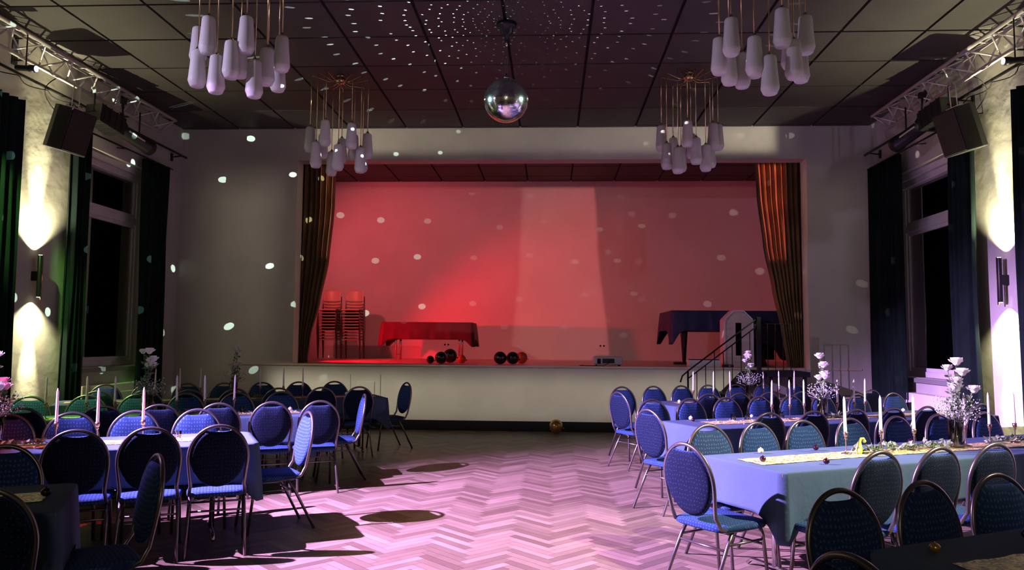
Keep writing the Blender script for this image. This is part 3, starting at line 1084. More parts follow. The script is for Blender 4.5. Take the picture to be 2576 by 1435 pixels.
# draped table on the stage
r = tag(thing('folding_table', (-2.3, 16.5, ZS)), 'folding table with chrome legs under the dark red cloth on stage', 'table')
MB().box((-0.95, -0.38, 0.775), (0.95, 0.38, 0.80)).build('tabletop', TABLEWOOD, r)
for sx in (-0.68, 0.68):
    for sy in (-0.27, 0.27):
        MB().tube([(sx, sy, 0.0), (sx, sy, 0.775)], 0.024, 8).build('leg', CHROME, r)
    MB().tube([(sx, -0.27, 0.12), (sx, 0.27, 0.12)], 0.012, 6).build('crossbar', CHROME, r)


def cloth_mesh(L, W, z, drop, corner, n_side, fold, sink=0.0, seed=1, outw=0.035, rad_c=0.03):
    """tablecloth: flat top with rounded edge and a folded skirt, longer at the corners"""
    rnd = random.Random(seed)
    per = []
    hl, hw = L / 2, W / 2
    ns = max(8, int(n_side * L / (L + W)))
    nw = max(6, n_side - ns)
    cr = rad_c
    for (a, b_, n) in (((-hl + cr, -hw), (hl - cr, -hw), ns), ((hl, -hw + cr), (hl, hw - cr), nw), ((hl - cr, hw), (-hl + cr, hw), ns), ((-hl, hw - cr), (-hl, -hw + cr), nw)):
        for i in range(n + 1):
            t = i / n
            per.append((a[0] + (b_[0] - a[0]) * t, a[1] + (b_[1] - a[1]) * t))
    N_ = len(per)
    ph = [rnd.uniform(0, 6.28) for _ in range(4)]
    rows = []
    info = []
    acc = 0
    for i, (x, y) in enumerate(per):
        x0, y0 = per[i - 1]
        acc += math.hypot(x - x0, y - y0)
        dc = min(math.hypot(abs(x) - hl, abs(y) - hw), 1.0)
        cn = math.exp(-(dc / 0.115) ** 2)
        nx, ny = 0.0, 0.0
        if abs(abs(y) - hw) < 1e-6:
            ny = 1 if y > 0 else -1
        if abs(abs(x) - hl) < 1e-6:
            nx = 1 if x > 0 else -1
        dx_, dy_ = (1 if x > 0 else -1) * s2, (1 if y > 0 else -1) * s2
        info.append((acc, cn, nx, ny, dx_, dy_))
    for fr in (0.0, 0.02, 0.06, 0.14, 0.28, 0.45, 0.62, 0.8, 0.92, 1.0):
        row = []
        for i, (x, y) in enumerate(per):
            acc, cn, nx, ny, dx_, dy_ = info[i]
            h = drop + (corner - drop) * cn
            wave = sin(acc * 21 + ph[0]) * 0.5 + sin(acc * 37 + ph[1]) * 0.3 + sin(acc * 9 + ph[2]) * 0.5
            o_ = outw * (fr ** 0.6) + fold * wave * fr + 0.003
            oc = cn * 0.03 * fr
            pinch = cn * (1 - cn) * 4 * 0.008 * fr
            row.append((x + nx * (o_ - pinch) + dx_ * oc, y + ny * (o_ - pinch) + dy_ * oc, z - h * fr))
        rows.append(row)
    m_ = MB().grid(rows, closed=True)
    # top
    inner = [(x * 0.985, y * 0.96, z + 0.004) for x, y in per]
    o0 = len(m_.v)
    m_.add(inner, [tuple(range(N_))])
    for i in range(N_):
        j = (i + 1) % N_
        m_.f.append((i, j, o0 + j, o0 + i))
        m_.sm.append(True)
    return m_


m_ = cloth_mesh(1.94, 0.8, 0.803, 0.36, 0.52, 90, 0.012, seed=3)
o = m_.build('tablecloth', REDCLOTH, solid=0.004)
o.location = (-2.3, 16.5, ZS)
tag(o, 'dark red cloth draped over the folding table on stage', 'tablecloth')


def balloon(x, y, z0, rr, m, lab, nm='balloon', group='balloons on the stage'):
    r = tag(thing(nm, (x, y, z0)), lab, 'balloon', group)
    prof = []
    for i in range(15):
        t = pi * i / 14
        k = 1.0 if t > pi / 2 else 1.0
        prof.append((max(1e-4, rr * sin(t)), rr - rr * cos(t) * (1.0)))
    q = Euler((random.uniform(-0.2, 0.2), 0, 0)).to_matrix().to_4x4()
    MB().lathe(prof, seg=24).build('latex_skin', m, r)
    MB().lathe([(0.004, 0), (0.012, 0.008), (0.008, 0.02), (0.003, 0.028)], seg=10, mtx=Matrix.Translation((rr * 0.97, 0, rr * 0.75)) @ Matrix.Rotation(rad(100), 4, 'Y')).build('knot', m, r)
    return r


balloon(-1.68, 13.95, ZS, 0.112, BALLOONBLACK, 'black balloon at the stage edge, frontmost of the left three')
balloon(-1.60, 14.6, ZS, 0.135, BALLOONBLACK, 'largest black balloon behind the frontmost one, left of centre stage')
balloon(-1.90, 14.1, ZS, 0.072, BALLOONBLACK, 'small black balloon leftmost on the stage')
balloon(-1.36, 14.5, ZS, 0.078, BALLOONRED, 'small amber-red balloon lying alone right of the left black ones')
balloon(-0.60, 13.95, ZS, 0.118, BALLOONBLACK, 'black balloon at centre stage, left of the touching pair')
balloon(-0.38, 14.1, ZS, 0.116, BALLOONBLACK, 'black balloon at centre stage between black and amber balloons')
balloon(-0.24, 14.65, ZS, 0.112, BALLOONRED, 'translucent amber balloon at centre stage, right of the black pair')
balloon(0.41, 13.15, 0.0, 0.118, BALLOONGOLD, 'gold balloon on the parquet in front of the stage', group='balloon on the floor')

# projector at the stage edge
r = tag(thing('projector', (1.32, 13.72, ZS)), 'grey-white projector standing at the edge of the stage', 'projector')
MB().box((-0.25, -0.14, 0.02), (0.25, 0.14, 0.165)).build('case', WHITEPLASTIC, r, bevel=0.02)
MB().box((-0.19, -0.146, 0.04), (-0.13, -0.139, 0.13)).build('socket_panel', BLACKPAINT, r)
MB().box((-0.1, -0.146, 0.05), (0.11, -0.139, 0.13)).build('connector_panel', BLACKMETAL, r)
for sx in (-0.2, 0.2):
    for sy in (-0.1, 0.1):
        MB().lathe([(0.012, 0), (0.012, 0.02)], c=(sx, sy, 0), seg=10).build('foot', BLACKPAINT, r)
pts = [(0.02, -0.145, 0.09), (0.0, -0.2, 0.05), (-0.08, -0.2, 0.006), (-0.3, -0.18, 0.006), (-0.5, -0.12, 0.006), (-0.42, 0.0, 0.006)]
MB().tube(pts, 0.006, 6).build('cable', BLACKPAINT, r)

# grand piano under a cloth
r = tag(thing('grand_piano', (3.6, 15.4, ZS)), 'black grand piano on stage hidden under a navy cover', 'piano')
out = [(-0.85, -0.62), (0.9, -0.72), (0.95, 0.72), (0.3, 0.72), (-0.1, 0.45), (-0.5, 0.3), (-0.85, 0.1), (-0.95, -0.2)]
MB().prism(out, 0.66, 0.99, 'xy').build('case', PIANO, r, bevel=0.02)
for (x, y) in ((-0.70, -0.3), (0.72, -0.5), (0.72, 0.5)):
    MB().lathe([(0.03, 0.0), (0.03, 0.05), (0.035, 0.06), (0.05, 0.3), (0.07, 0.6), (0.075, 0.66)], c=(x, y, 0), seg=12).build('leg', PIANO, r)
MB().box((-0.2, -0.03, 0.1), (0.2, 0.03, 0.66), mtx=Matrix.Translation((0.9, 0, 0))).build('lyre', PIANO, r)
m_ = MB().box((-0.9, -0.36, 0.0), (-0.56, -0.22, 0.045))
m_.build('wheel_dolly', BLACKMETAL, r)
o = cloth_mesh(2.02, 1.5, 1.045, 0.38, 0.66, 110, 0.02, seed=5, outw=0.05).build('piano_cover', NAVYCLOTH, solid=0.004)
for v in o.data.vertices:       # hangs lower on the keyboard end
    if v.co.x > 0.25 and v.co.z < 1.0:
        k = min(1, (v.co.x - 0.25) / 0.7)
        v.co.z = 1.045 - (1.045 - v.co.z) * (1 + 0.95 * k)
        v.co.x += 0.10 * k * (1.045 - v.co.z)
        v.co.z = max(v.co.z, 0.13)
o.location = (3.6, 15.4, ZS - 0.02)
tag(o, 'navy cloth cover draped over the grand piano', 'cover')

# speaker case behind the lectern
r = tag(thing('equipment_bag', (4.0, 14.35, ZS)), 'black rounded equipment bag on stage behind the stair landing', 'bag')
MB().ball((0, 0, 0.0), 0.27, 20, 12, 0.95, mtx=Matrix.Scale(1.0, 4)).build('body', BLACKCASE, r)
for v in r.children[0].data.vertices if r.children else []:
    pass
bag = [c for c in COL.objects if c.parent == r][0]
for v in bag.data.vertices:
    if v.co.z < 0:
        v.co.z = 0
MB().tube([(-0.1, -0.12, 0.22), (0, -0.14, 0.30), (0.1, -0.12, 0.22)], 0.012, 6).build('handle', BLACKPAINT, r)

# lectern panel with a tall slot
r = tag(thing('lectern', (3.63, 13.8, ZS)), 'pale wooden lectern with cut corners and a tall slot on the stage edge', 'lectern')
hw, H = 0.235, 0.98
c_ = 0.15
outer = [(-hw, 0), (hw, 0), (hw, H - c_), (hw - c_, H), (-hw + c_, H), (-hw, H - c_)]
sl = [(0.0, 0.20), (0.11, 0.20), (0.11, 0.75), (0.0, 0.75)]
# front board with a real opening: four pieces around the slot
m_ = MB()
m_.prism([(-hw, 0), (hw, 0), (hw, 0.2), (-hw, 0.2)], -0.012, 0.012)
m_.prism([(-hw, 0.2), (-0.05, 0.2), (-0.05, 0.78), (-hw, 0.78)], -0.012, 0.012)
m_.prism([(0.058, 0.2), (hw, 0.2), (hw, 0.78), (0.058, 0.78)], -0.012, 0.012)
m_.prism([(-hw, 0.78), (hw, 0.78), (hw, H - c_), (hw - c_, H), (-hw + c_, H), (-hw, H - c_)], -0.012, 0.012)
m_.build('front_board', PINKWOOD, r)
# rim running round the front board
pts = outer + [outer[0]]
m_ = MB()
for a, b_ in zip(outer[1:], outer[2:] + outer[:1]):
    L_ = Vector((b_[0] - a[0], 0, b_[1] - a[1]))
    if L_.length < 0.01:
        continue
    nrm_ = Vector((L_.z, 0, -L_.x)).normalized()
    p, q = Vector((a[0], 0, a[1])), Vector((b_[0], 0, b_[1]))
    n2 = nrm_ * 0.02
    vs = [p + Vector((0, -0.05, 0)), q + Vector((0, -0.05, 0)), q + Vector((0, 0.3, 0)), p + Vector((0, 0.3, 0)),
          p + n2 + Vector((0, -0.05, 0)), q + n2 + Vector((0, -0.05, 0)), q + n2 + Vector((0, 0.3, 0)), p + n2 + Vector((0, 0.3, 0))]
    m_.add(vs, [(0, 1, 2, 3), (7, 6, 5, 4), (0, 4, 5, 1), (1, 5, 6, 2), (2, 6, 7, 3), (3, 7, 4, 0)])
m_.build('rim', WHITEPAINT, r)
MB().box((-hw + 0.02, 0.26, 0.02), (hw - 0.02, 0.28, 0.8)).build('back_board', BLACKPAINT, r)

# crate of glasses
r = tag(thing('glass_crate', (3.0, 13.72, ZS)), 'low white crate of glasses at the foot of the piano', 'crate')
m_ = MB()
m_.box((-0.27, -0.13, 0), (0.27, 0.13, 0.012))
for a in ((-0.27, -0.13, 0.012, 0.27, -0.12, 0.12), (-0.27, 0.12, 0.012, 0.27, 0.13, 0.12), (-0.27, -0.12, 0.012, -0.26, 0.12, 0.12), (0.26, -0.12, 0.012, 0.27, 0.12, 0.12)):
    m_.box(a[:3], a[3:])
m_.build('box', WHITEPAINT, r, bevel=0.003)
gl_first = None
for i in range(8):
    for j in range(2):
        m2 = MB().lathe([(0.022, 0.0), (0.026, 0.12), (0.024, 0.12), (0.02, 0.01)], seg=10, cap=False)
        if gl_first is None:
            gl_first = m2.build('drinking_glass', VASEGLASS)
            g_ = gl_first
        else:
            g_ = gl_first.copy()
            COL.objects.link(g_)
        g_.location = (3.0 - 0.23 + i * 0.066, 13.72 - 0.055 + j * 0.11, ZS + 0.013)
        tag(g_, 'small clear glass standing in the white crate on stage', 'glass', 'glasses in the white crate')
r = tag(thing('power_strip', (3.40, 13.62, ZS)), 'small black power box between the crate and the lectern', 'power box')
MB().box((-0.09, -0.05, 0), (0.09, 0.05, 0.045)).build('box', BLACKCASE, r, bevel=0.006)
MB().box((0.0, -0.054, 0.015), (0.04, -0.05, 0.033)).build('switch', WHITEPLASTIC, r)

# stairs up to the stage, running along the stage front
r = tag(thing('stage_stairs', (2.5, 12.85, 0)), 'black steel stairs with handrail leading up to the right of the stage', 'stairs')
n_st = 6
run = 1.12
for k in range(n_st - 1):
    z_ = 1.10 * (k + 1) / n_st
    x_ = run * k / (n_st - 1)
    MB().box((x_, -0.42, z_ - 0.035), (x_ + 0.26, 0.42, z_)).build('tread', BLACKPAINT, r)
for sy in (-0.42, 0.39):
    MB().prism([(-0.02, 0.0), (0.2, 0.0), (run + 0.12, 1.0), (run + 0.12, 1.08), (run - 0.08, 1.08)], sy, sy + 0.03).build('stringer', BLACKPAINT, r)
MB().box((run + 0.1, -0.42, 1.02), (1.92, 0.53, 1.10)).build('landing', BLACKPAINT, r)
for sx in (run + 0.2, 1.85):
    for sy in (-0.36, 0.4):
        MB().box((sx - 0.025, sy - 0.025, 0), (sx + 0.025, sy + 0.025, 1.02)).build('post', BLACKPAINT, r)
y_ = -0.42
rs = 0.86 / run
m_ = MB()
m_.tube([(-0.12, y_, 0.92), (-0.09, y_, 1.02), (0.0, y_, 1.10), (run, y_, 1.96)], 0.013, 6)
m_.build('handrail', BLACKPAINT, r)
MB().tube([(0.0, y_, 0.98), (run, y_, 1.84)], 0.011, 6).build('lower_rail', BLACKPAINT, r)
for k in range(8):
    x_ = run * k / 8
    m_ = MB().tube([(x_, y_, max(0, 0.9 * (x_ - 0.1))), (x_, y_, 1.10 + rs * x_ - (0.0 if k % 3 == 0 else 0.12))], 0.016 if k == 0 else 0.007, 6)
    m_.build('baluster', BLACKPAINT, r)
MB().box((run - 0.03, y_ - 0.03, 1.0), (run + 0.03, y_ + 0.03, 1.97)).build('newel_post', BLACKPAINT, r)
m_ = MB()
m_.tube([(run + 0.1, y_, 1.86), (1.62, y_, 1.86)], 0.006, 6)
m_.build('landing_rail', BLACKPAINT, r)
for k in range(4):
    x_ = run + 0.14 + k * 0.12
    MB().tube([(x_, y_, 1.10), (x_, y_, 1.86)], 0.006, 6).build('baluster', BLACKPAINT, r)

# ================================================================== CHAIRS
tpl = thing('banquet_chair', (0, 0, 0))


def hoop(n=40, inner=0.0, y_off=0.0):
    """half-closed outline of the oval back in its tilted plane, from lower left over the top to lower right"""
    low = [(0.180, 0.50), (0.184, 0.54), (0.190, 0.59), (0.196, 0.64), (0.199, 0.67)]
    pts = [(-x, z) for x, z in low]
    for i in range(n + 1):
        t = -pi / 2 + pi * i / n
        pts.append((0.200 * sin(t), 0.700 + 0.228 * cos(t)))
    pts += low[::-1]
    return pts


def back_y(z):
    return -0.215 - 0.17 * (z - 0.45)


hp = hoop()
path = [(-0.185, 0.20, 0.412), (-0.19, 0.0, 0.412), (-0.19, -0.12, 0.415), (-0.188, -0.185, 0.435), (-0.184, -0.21, 0.48)]
path += [(x, back_y(z), z) for x, z in hp]

path += [(-p[0], p[1], p[2]) for p in path[4::-1]]
MB().tube(path, 0.0125, 8).build('back_frame', FRAME, tpl)
# pad: outline inside the hoop with a dip for the hand slot, closed at the bottom
out = []
nO = 56
for i in range(nO):
    t = 2 * pi * i / nO
    if cos(t) >= 0:
        x, z = 0.192 * sin(t), 0.700 + 0.221 * cos(t)
    else:
        x, z = 0.192 * (abs(sin(t)) ** 0.88) * (1 if sin(t) > 0 else -1), 0.700 + 0.215 * cos(t)
        x *= 1 - 0.09 * (0.705 - z) / 0.2
    if abs(x) < 0.085 and cos(t) > 0:
        z -= 0.034 * (cos(pi * x / 0.17) ** 0.6 if abs(x) < 0.0849 else 0)
    out.append((x, z))
cxp, czp = 0.0, 0.69
rings = []
for (k, off) in ((0.0, -0.026), (0.5, -0.026), (0.86, -0.022), (0.97, -0.013), (1.0, 0.0), (0.97, 0.013), (0.86, 0.022), (0.5, 0.028), (0.0, 0.03)):
    row = []
    for (x, z) in out:
        kk = max(k, 0.001)
        xx, zz = cxp + (x - cxp) * kk, czp + (z - czp) * kk
        row.append((xx, back_y(zz) + off, zz))
    rings.append(row)
MB().grid(rings, closed=True).build('backrest', FABRIC, tpl)
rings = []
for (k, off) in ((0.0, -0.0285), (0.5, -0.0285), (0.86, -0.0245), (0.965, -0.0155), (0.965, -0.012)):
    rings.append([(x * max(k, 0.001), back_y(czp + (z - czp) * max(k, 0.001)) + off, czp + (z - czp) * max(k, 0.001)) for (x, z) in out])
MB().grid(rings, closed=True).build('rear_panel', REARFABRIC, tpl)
# seat: rounded trapezoid cushion
seat = []
for i in range(40):
    t = 2 * pi * i / 40
    ex = 0.32
    x = 0.215 * (abs(cos(t)) ** ex) * (1 if cos(t) > 0 else -1)
    y = 0.215 * (abs(sin(t)) ** ex) * (1 if sin(t) > 0 else -1)
    x *= 1.0 + 0.06 * y / 0.215
    seat.append((x, y + 0.01))
rings = []
for (k, z) in ((0.0, 0.408), (0.93, 0.408), (1.0, 0.416), (1.0, 0.435), (0.975, 0.447), (0.9, 0.453), (0.5, 0.458), (0.0, 0.459)):
    rings.append([(x * max(k, 0.001), y * max(k, 0.001), z) for x, y in seat])
MB().grid(rings, closed=True).build('seat', FABRIC, tpl)
for s in (-1, 1):
    MB().tube([(s * 0.185, 0.17, 0.405), (s * 0.19, 0.19, 0.36), (s * 0.2, 0.235, 0.0)], 0.0115, 8).build('leg', FRAME, tpl)
    MB().tube([(s * 0.185, -0.08, 0.405), (s * 0.19, -0.13, 0.33), (s * 0.2, -0.30, 0.0)], 0.0115, 8).build('leg', FRAME, tpl)
m_ = MB()
m_.tube([(-0.19, 0.195, 0.30), (0.19, 0.195, 0.30)], 0.008, 6)
m_.tube([(-0.19, -0.145, 0.30), (0.19, -0.145, 0.30)], 0.008, 6)
m_.tube([(-0.187, 0.19, 0.33), (-0.187, -0.13, 0.33)], 0.008, 6)
m_.tube([(0.187, 0.19, 0.33), (0.187, -0.13, 0.33)], 0.008, 6)
m_.build('stretcher', FRAME, tpl)
remember(tpl)
used = [False]
AN = rad(27)


def P(s, t, z=0.0):
    return Vector((s * cos(AN) - t * sin(AN), s * sin(AN) + t * cos(AN), z))


def place(s, t, rz, lab, group, jit=0.0):
    """s, t give the top of the backrest; rz the direction the sitter would face (0 = local +Y turned by rz)"""
    c = dup(tpl) if used[0] else tpl
    used[0] = True
    p = P(s, t)
    f = Vector((-sin(rz), cos(rz), 0))
    c.location = p + f * 0.30
    c.rotation_euler = (0, 0, rz)
    tag(c, lab, 'chair', group)


ORDN = ['first', 'second', 'third', 'fourth', 'fifth', 'sixth', 'seventh', 'eighth', 'ninth']
TNAME = {'L0': 'nearest left table', 'L1': 'second left table', 'L2': 'third left table', 'L3': 'farthest left table',
         'R0': 'nearest right table', 'R1': 'second right table', 'R2': 'third right table', 'R3': 'farthest right table'}
ROWS = {
    'L0f': (5.10, [-0.55]), 'L0n': (3.66, [-0.40]),
    'L1n': (5.79, [-0.26, 0.19, 0.64]), 'L1f': (7.19, [-0.87, -0.42, 0.05, 0.54]),
    'L2n': (7.80, [-0.87, -0.24, 0.23, 0.75, 1.24, 1.71]), 'L2f': (9.33, [-1.02, -0.49, 0.0, 0.49, 1.03, 1.53]),
    'L3n': (10.03, [-0.44, 0.06, 0.54, 1.07, 1.59, 2.13, 2.62]), 'L3f': (11.45, [-0.45, 0.05, 0.55, 1.03, 1.54, 2.05, 2.57]),
    'R1f': (4.60, [4.02, 4.49, 4.96, 5.48, 6.02, 6.55, 7.17]), 'R1n': (3.07, [4.05, 4.55, 5.06]), 'R0f': (2.32, [2.90, 3.41, 3.92]),
    'R2f': (6.88, [5.08, 5.58, 6.08, 6.56, 7.04, 7.53, 8.12, 8.75]), 'R2n': (5.22, [5.20, 5.73, 6.26, 6.76, 7.24, 8.05]),
    'R3f': (9.02, [6.05, 6.57, 7.05, 7.53, 8.04, 8.56, 9.19, 9.80]), 'R3n': (7.42, [6.28, 6.75, 7.22, 7.76, 8.31, 9.02]),
}
jr = random.Random(4)
for key, (t, L) in ROWS.items():
    tb = key[:2]
    far = key[2] == 'f'
    order = sorted(L, reverse=(tb[0] == 'L'))
    for s_ in L:
        k = order.index(s_)
        side = 'stage side' if far else 'camera side'
        lab = 'navy banquet chair, %s from the aisle on the %s of the %s' % (ORDN[k], side, TNAME[tb])
        place(s_, t, AN + (pi if far else 0) + rad(jr.uniform(-4, 4)), lab, 'banquet chairs around the long tables')
ENDS = {'L0': (0.26, 4.40, 'dark'), 'L1': (1.41, 6.62, ''), 'L2': (2.36, 8.60, ''), 'L3': (3.52, 10.86, ''),
        'R0': (2.12, 1.55, ''), 'R1': (3.20, 3.79, ''), 'R2': (4.34, 5.87, ''), 'R3': (5.38, 8.05, '')}
for tb, (s_, t, _) in ENDS.items():
    left = tb[0] == 'L'
    rz = AN + (pi / 2 if left else -pi / 2)
    rz += {'L0': rad(14), 'L1': rad(8), 'L2': rad(-6), 'L3': rad(10), 'R0': 0, 'R1': rad(9), 'R2': rad(8), 'R3': rad(6)}[tb]
    place(s_, t, rz, 'navy banquet chair standing at the aisle end of the %s' % TNAME[tb], 'banquet chairs around the long tables')

# ================================================================== TABLES
TAB = {'L0': (3.97, 4.77, -3.2, -0.15), 'L1': (6.12, 6.92, -2.9, 0.95), 'L2': (8.20, 9.0, -1.9, 1.72), 'L3': (10.35, 11.15, -0.95, 3.10),
       'R0': (1.27, 2.07, 2.78, 6.4), 'R1': (3.55, 4.35, 3.76, 7.56), 'R2': (5.65, 6.45, 4.88, 8.98), 'R3': (7.85, 8.65, 6.10, 10.2)}
RT = {}
for tb, (t0, t1, s0, s1) in TAB.items():
    L_, W_ = s1 - s0, t1 - t0
    p = P((s0 + s1) / 2, (t0 + t1) / 2)
    r = tag(thing('banquet_table', p, rz=AN), 'long banquet table hidden under its cloth, the %s' % TNAME[tb], 'table', 'long banquet tables')
    MB().box((-L_ / 2 + 0.01, -W_ / 2 + 0.01, 0.715), (L_ / 2 - 0.01, W_ / 2 - 0.01, 0.742)).build('tabletop', TABLEWOOD, r)
    for sx in (-L_ / 2 + 0.30, 0.0, L_ / 2 - 0.30):
        m_ = MB()
        m_.tube([(sx, 0.0, 0.05), (sx, 0.0, 0.715)], 0.021, 10)
        m_.build('leg', CHROME, r)
        m_ = MB().tube([(sx, -0.27, 0.012), (sx, -0.22, 0.05), (sx, 0.22, 0.05), (sx, 0.27, 0.012)], 0.014, 8)
        m_.build('foot', CHROME, r)
    o = cloth_mesh(L_, W_, 0.749, 0.275, 0.44, int(70 * (L_ + W_)), 0.006, seed=int(s0 * 10) + 50, outw=0.02).build('tablecloth', CLOTH, solid=0.002)
    o.location = p
    o.rotation_euler = (0, 0, AN)
    tag(o, 'slate blue linen cloth draped over the %s' % TNAME[tb], 'tablecloth', 'slate blue tablecloths')
    # sequin runner: a slightly wavy strip
    rr = random.Random(int(s0 * 7) + 3)
    R = []
    nL = int(L_ * 14)
    x0, x1 = -L_ / 2 + 0.10, L_ / 2 - 0.10
    if tb[0] == 'R':
        x0 = -L_ / 2 + {'R0': 0.12, 'R1': 0.10, 'R2': 0.3, 'R3': 0.3}[tb]
    ph = rr.uniform(0, 6)
    for i in range(nL + 1):
        x = x0 + (x1 - x0) * i / nL
        cy_ = 0.02 * sin(x * 1.7 + ph)
        R.append([(x + 0.004 * rr.uniform(-1, 1), cy_ - 0.13 + 0.26 * j / 12 + (0.006 * rr.uniform(-1, 1) if j in (0, 12) else 0), 0.7575 + 0.0015 * sin(x * 40 + j) + 0.001 * rr.uniform(-1, 1)) for j in range(13)])
    o = MB().grid(R).build('table_runner', RUNNER)
    o.location = p
    o.rotation_euler = (0, 0, AN)
    tag(o, 'gold sequin runner along the middle of the %s' % TNAME[tb], 'table runner', 'gold sequin runners')

# ------------------------------------------------------------------ candles
ZT = 0.7585
cst = thing('candlestick', (0, 0, 0))
MB().lathe([(0.036, 0.0), (0.036, 0.004), (0.02, 0.008), (0.006, 0.014), (0.0045, 0.03), (0.0045, 0.10), (0.006, 0.105), (0.012, 0.11), (0.006, 0.118), (0.013, 0.125), (0.017, 0.14), (0.017, 0.158), (0.0125, 0.158)], seg=12).build('stand', mat('dark_brass', (0.30, 0.22, 0.14), 0.3, 0.9), cst)
MB().lathe([(0.0115, 0.0), (0.0115, 0.02), (0.0085, 0.235), (0.003, 0.258), (0.001, 0.262)], c=(0, 0, 0.150), seg=10).build('taper_candle', CANDLEWAX, cst)
remember(cst)
cu = [False]
CAN = {'L1': [-0.46, -0.18, 0.13], 'L2': [-0.78, -0.43, -0.18, 0.39, 0.66, 0.95], 'L3': [0.15, 0.45, 0.69, 1.44, 1.74, 2.0],
       'R1': [4.78, 5.13, 5.43, 6.06, 6.34, 6.63], 'R2': [6.03, 6.25, 6.48, 6.92, 7.12, 7.36], 'R3': [6.71, 7.03, 7.3, 7.89, 8.13, 8.39]}
for tb, L in CAN.items():
    tcn = (TAB[tb][0] + TAB[tb][1]) / 2
    order = sorted(L, reverse=(tb[0] == 'L'))
    for s_ in L:
        c = dup(cst) if cu[0] else cst
        cu[0] = True
        c.location = P(s_, tcn + jr.uniform(-0.05, 0.05), ZT)
        c.rotation_euler = (rad(jr.uniform(-0.6, 0.6)), rad(jr.uniform(-1.2, 1.2)), jr.uniform(0, 6))
        tag(c, 'ivory taper candle on a thin stand, %s from the aisle on the %s' % (ORDN[order.index(s_)], TNAME[tb]), 'candle', 'taper candles on the tables')

# ------------------------------------------------------------------ flowers


def leaf(m_, p, dr, size, rn):
    dr = Vector(dr).normalized()
    sd = dr.cross(Vector((rn.uniform(-1, 1), rn.uniform(-1, 1), rn.uniform(-1, 1)))).normalized()
    up = sd.cross(dr)
    p = Vector(p)
    vs = [p, p + dr * size * 0.45 + sd * size * 0.3 + up * size * 0.06, p + dr * size, p + dr * size * 0.45 - sd * size * 0.3 + up * size * 0.06, p + dr * size * 0.5 - up * size * 0.05]
    m_.add(vs, [(0, 1, 4), (1, 2, 4), (2, 3, 4), (3, 0, 4)], True)


def bloom(m_, c, r_, rn):
    c = Vector(c)
    m_.ball(c, r_ * 0.55, 8, 6)
    for lay, (k, tl, n) in enumerate(((0.7, 0.5, 5), (0.95, 0.9, 6), (1.1, 1.25, 7))):
        for i in range(n):
            a = 2 * pi * i / n + lay * 0.5 + rn.uniform(-0.2, 0.2)
            out_ = Vector((cos(a) * sin(tl), sin(a) * sin(tl), cos(tl)))
            sd = Vector((-sin(a), cos(a), 0))
            base = c - Vector((0, 0, r_ * 0.4)) + out_ * r_ * 0.25
            tip = c + out_ * r_ * k
            md = (base + tip) / 2 + out_ * r_ * 0.15
            vs = [base, md + sd * r_ * 0.42, tip + sd * r_ * 0.22, tip - sd * r_ * 0.22, md - sd * r_ * 0.42]
            m_.add(vs, [(0, 1, 2, 3, 4)], True)


def bouquet(s_, t, seed, lab, lush=1.0, pink=False):
    rn = random.Random(seed)
    r = tag(thing('flower_vase', P(s_, t, ZT), rz=rn.uniform(0, 6)), lab, 'flower vase', 'flower vases on the tables')
    MB().lathe([(0.052, 0.0), (0.055, 0.01), (0.055, 0.215), (0.052, 0.215), (0.051, 0.012)], seg=22, cap=True).build('glass_vase', VASEGLASS, r)
    ms = MB()
    mg = MB()
    mf = MB()
    heads = []
    for i in range(9):
        a = rn.uniform(0, 2 * pi)
        sp_ = rn.uniform(0.02, 0.14)
        h = rn.uniform(0.42, 0.66) if i < 6 else rn.uniform(0.3, 0.42)
        if i == 0:
            sp_, h = 0.02, 0.66
        tip = Vector((cos(a) * sp_, sin(a) * sp_, h))
        b0 = Vector((-cos(a) * 0.03, -sin(a) * 0.03, 0.015))
        mid = (b0 + tip) / 2 - Vector((cos(a), sin(a), 0)) * 0.02
        ms.tube([b0, mid, tip], 0.0028, 5)
        if i < 6:
            heads.append(tip)
        for k in range(int(22 * lush)):
            q = b0.lerp(tip, rn.uniform(0.3, 0.95))
            leaf(mg, q, (rn.uniform(-1, 1), rn.uniform(-1, 1), rn.uniform(-0.3, 0.9)), rn.uniform(0.03, 0.055), rn)
    for i in range(int(170 * lush)):      # gypsophila cloud at the vase mouth
        a, rr_ = rn.uniform(0, 2 * pi), 0.17 * math.sqrt(rn.random())
        z_ = 0.27 + 0.13 * (rn.random() - 0.5) + 0.06 * rn.random()
        mf.ball((cos(a) * rr_, sin(a) * rr_, z_), 0.0055, 5, 4)
        if i % 5 == 0:
            mf.tube([(cos(a) * 0.03, sin(a) * 0.03, 0.2), (cos(a) * rr_, sin(a) * rr_, z_)], 0.0012, 3)
    ms.build('stems', STEM, r)
    mg.build('leaves', GREEN, r)
    mf.build('gypsophila', BREATH, r)['kind'] = 'stuff'
    for i, h in enumerate(heads):
        mm = MB()
        bloom(mm, h, rn.uniform(0.042, 0.058), rn)
        mm.build('rose', PINKPETAL if (pink and i % 3 == 2) else PETAL, r)
    return r


VAS = {'L1': (-0.84, 6.52), 'L2': (0.11, 8.6), 'L3': (1.10, 10.75), 'R1': (5.90, 3.95), 'R2': (6.69, 6.05), 'R3': (7.63, 8.25)}
for i, (tb, (s_, t)) in enumerate(VAS.items()):
    bouquet(s_, t, 20 + i, 'glass vase of tall white flowers with gypsophila on the %s' % TNAME[tb], 1.3 if tb in ('R1', 'L1') else 0.9, tb == 'L1')


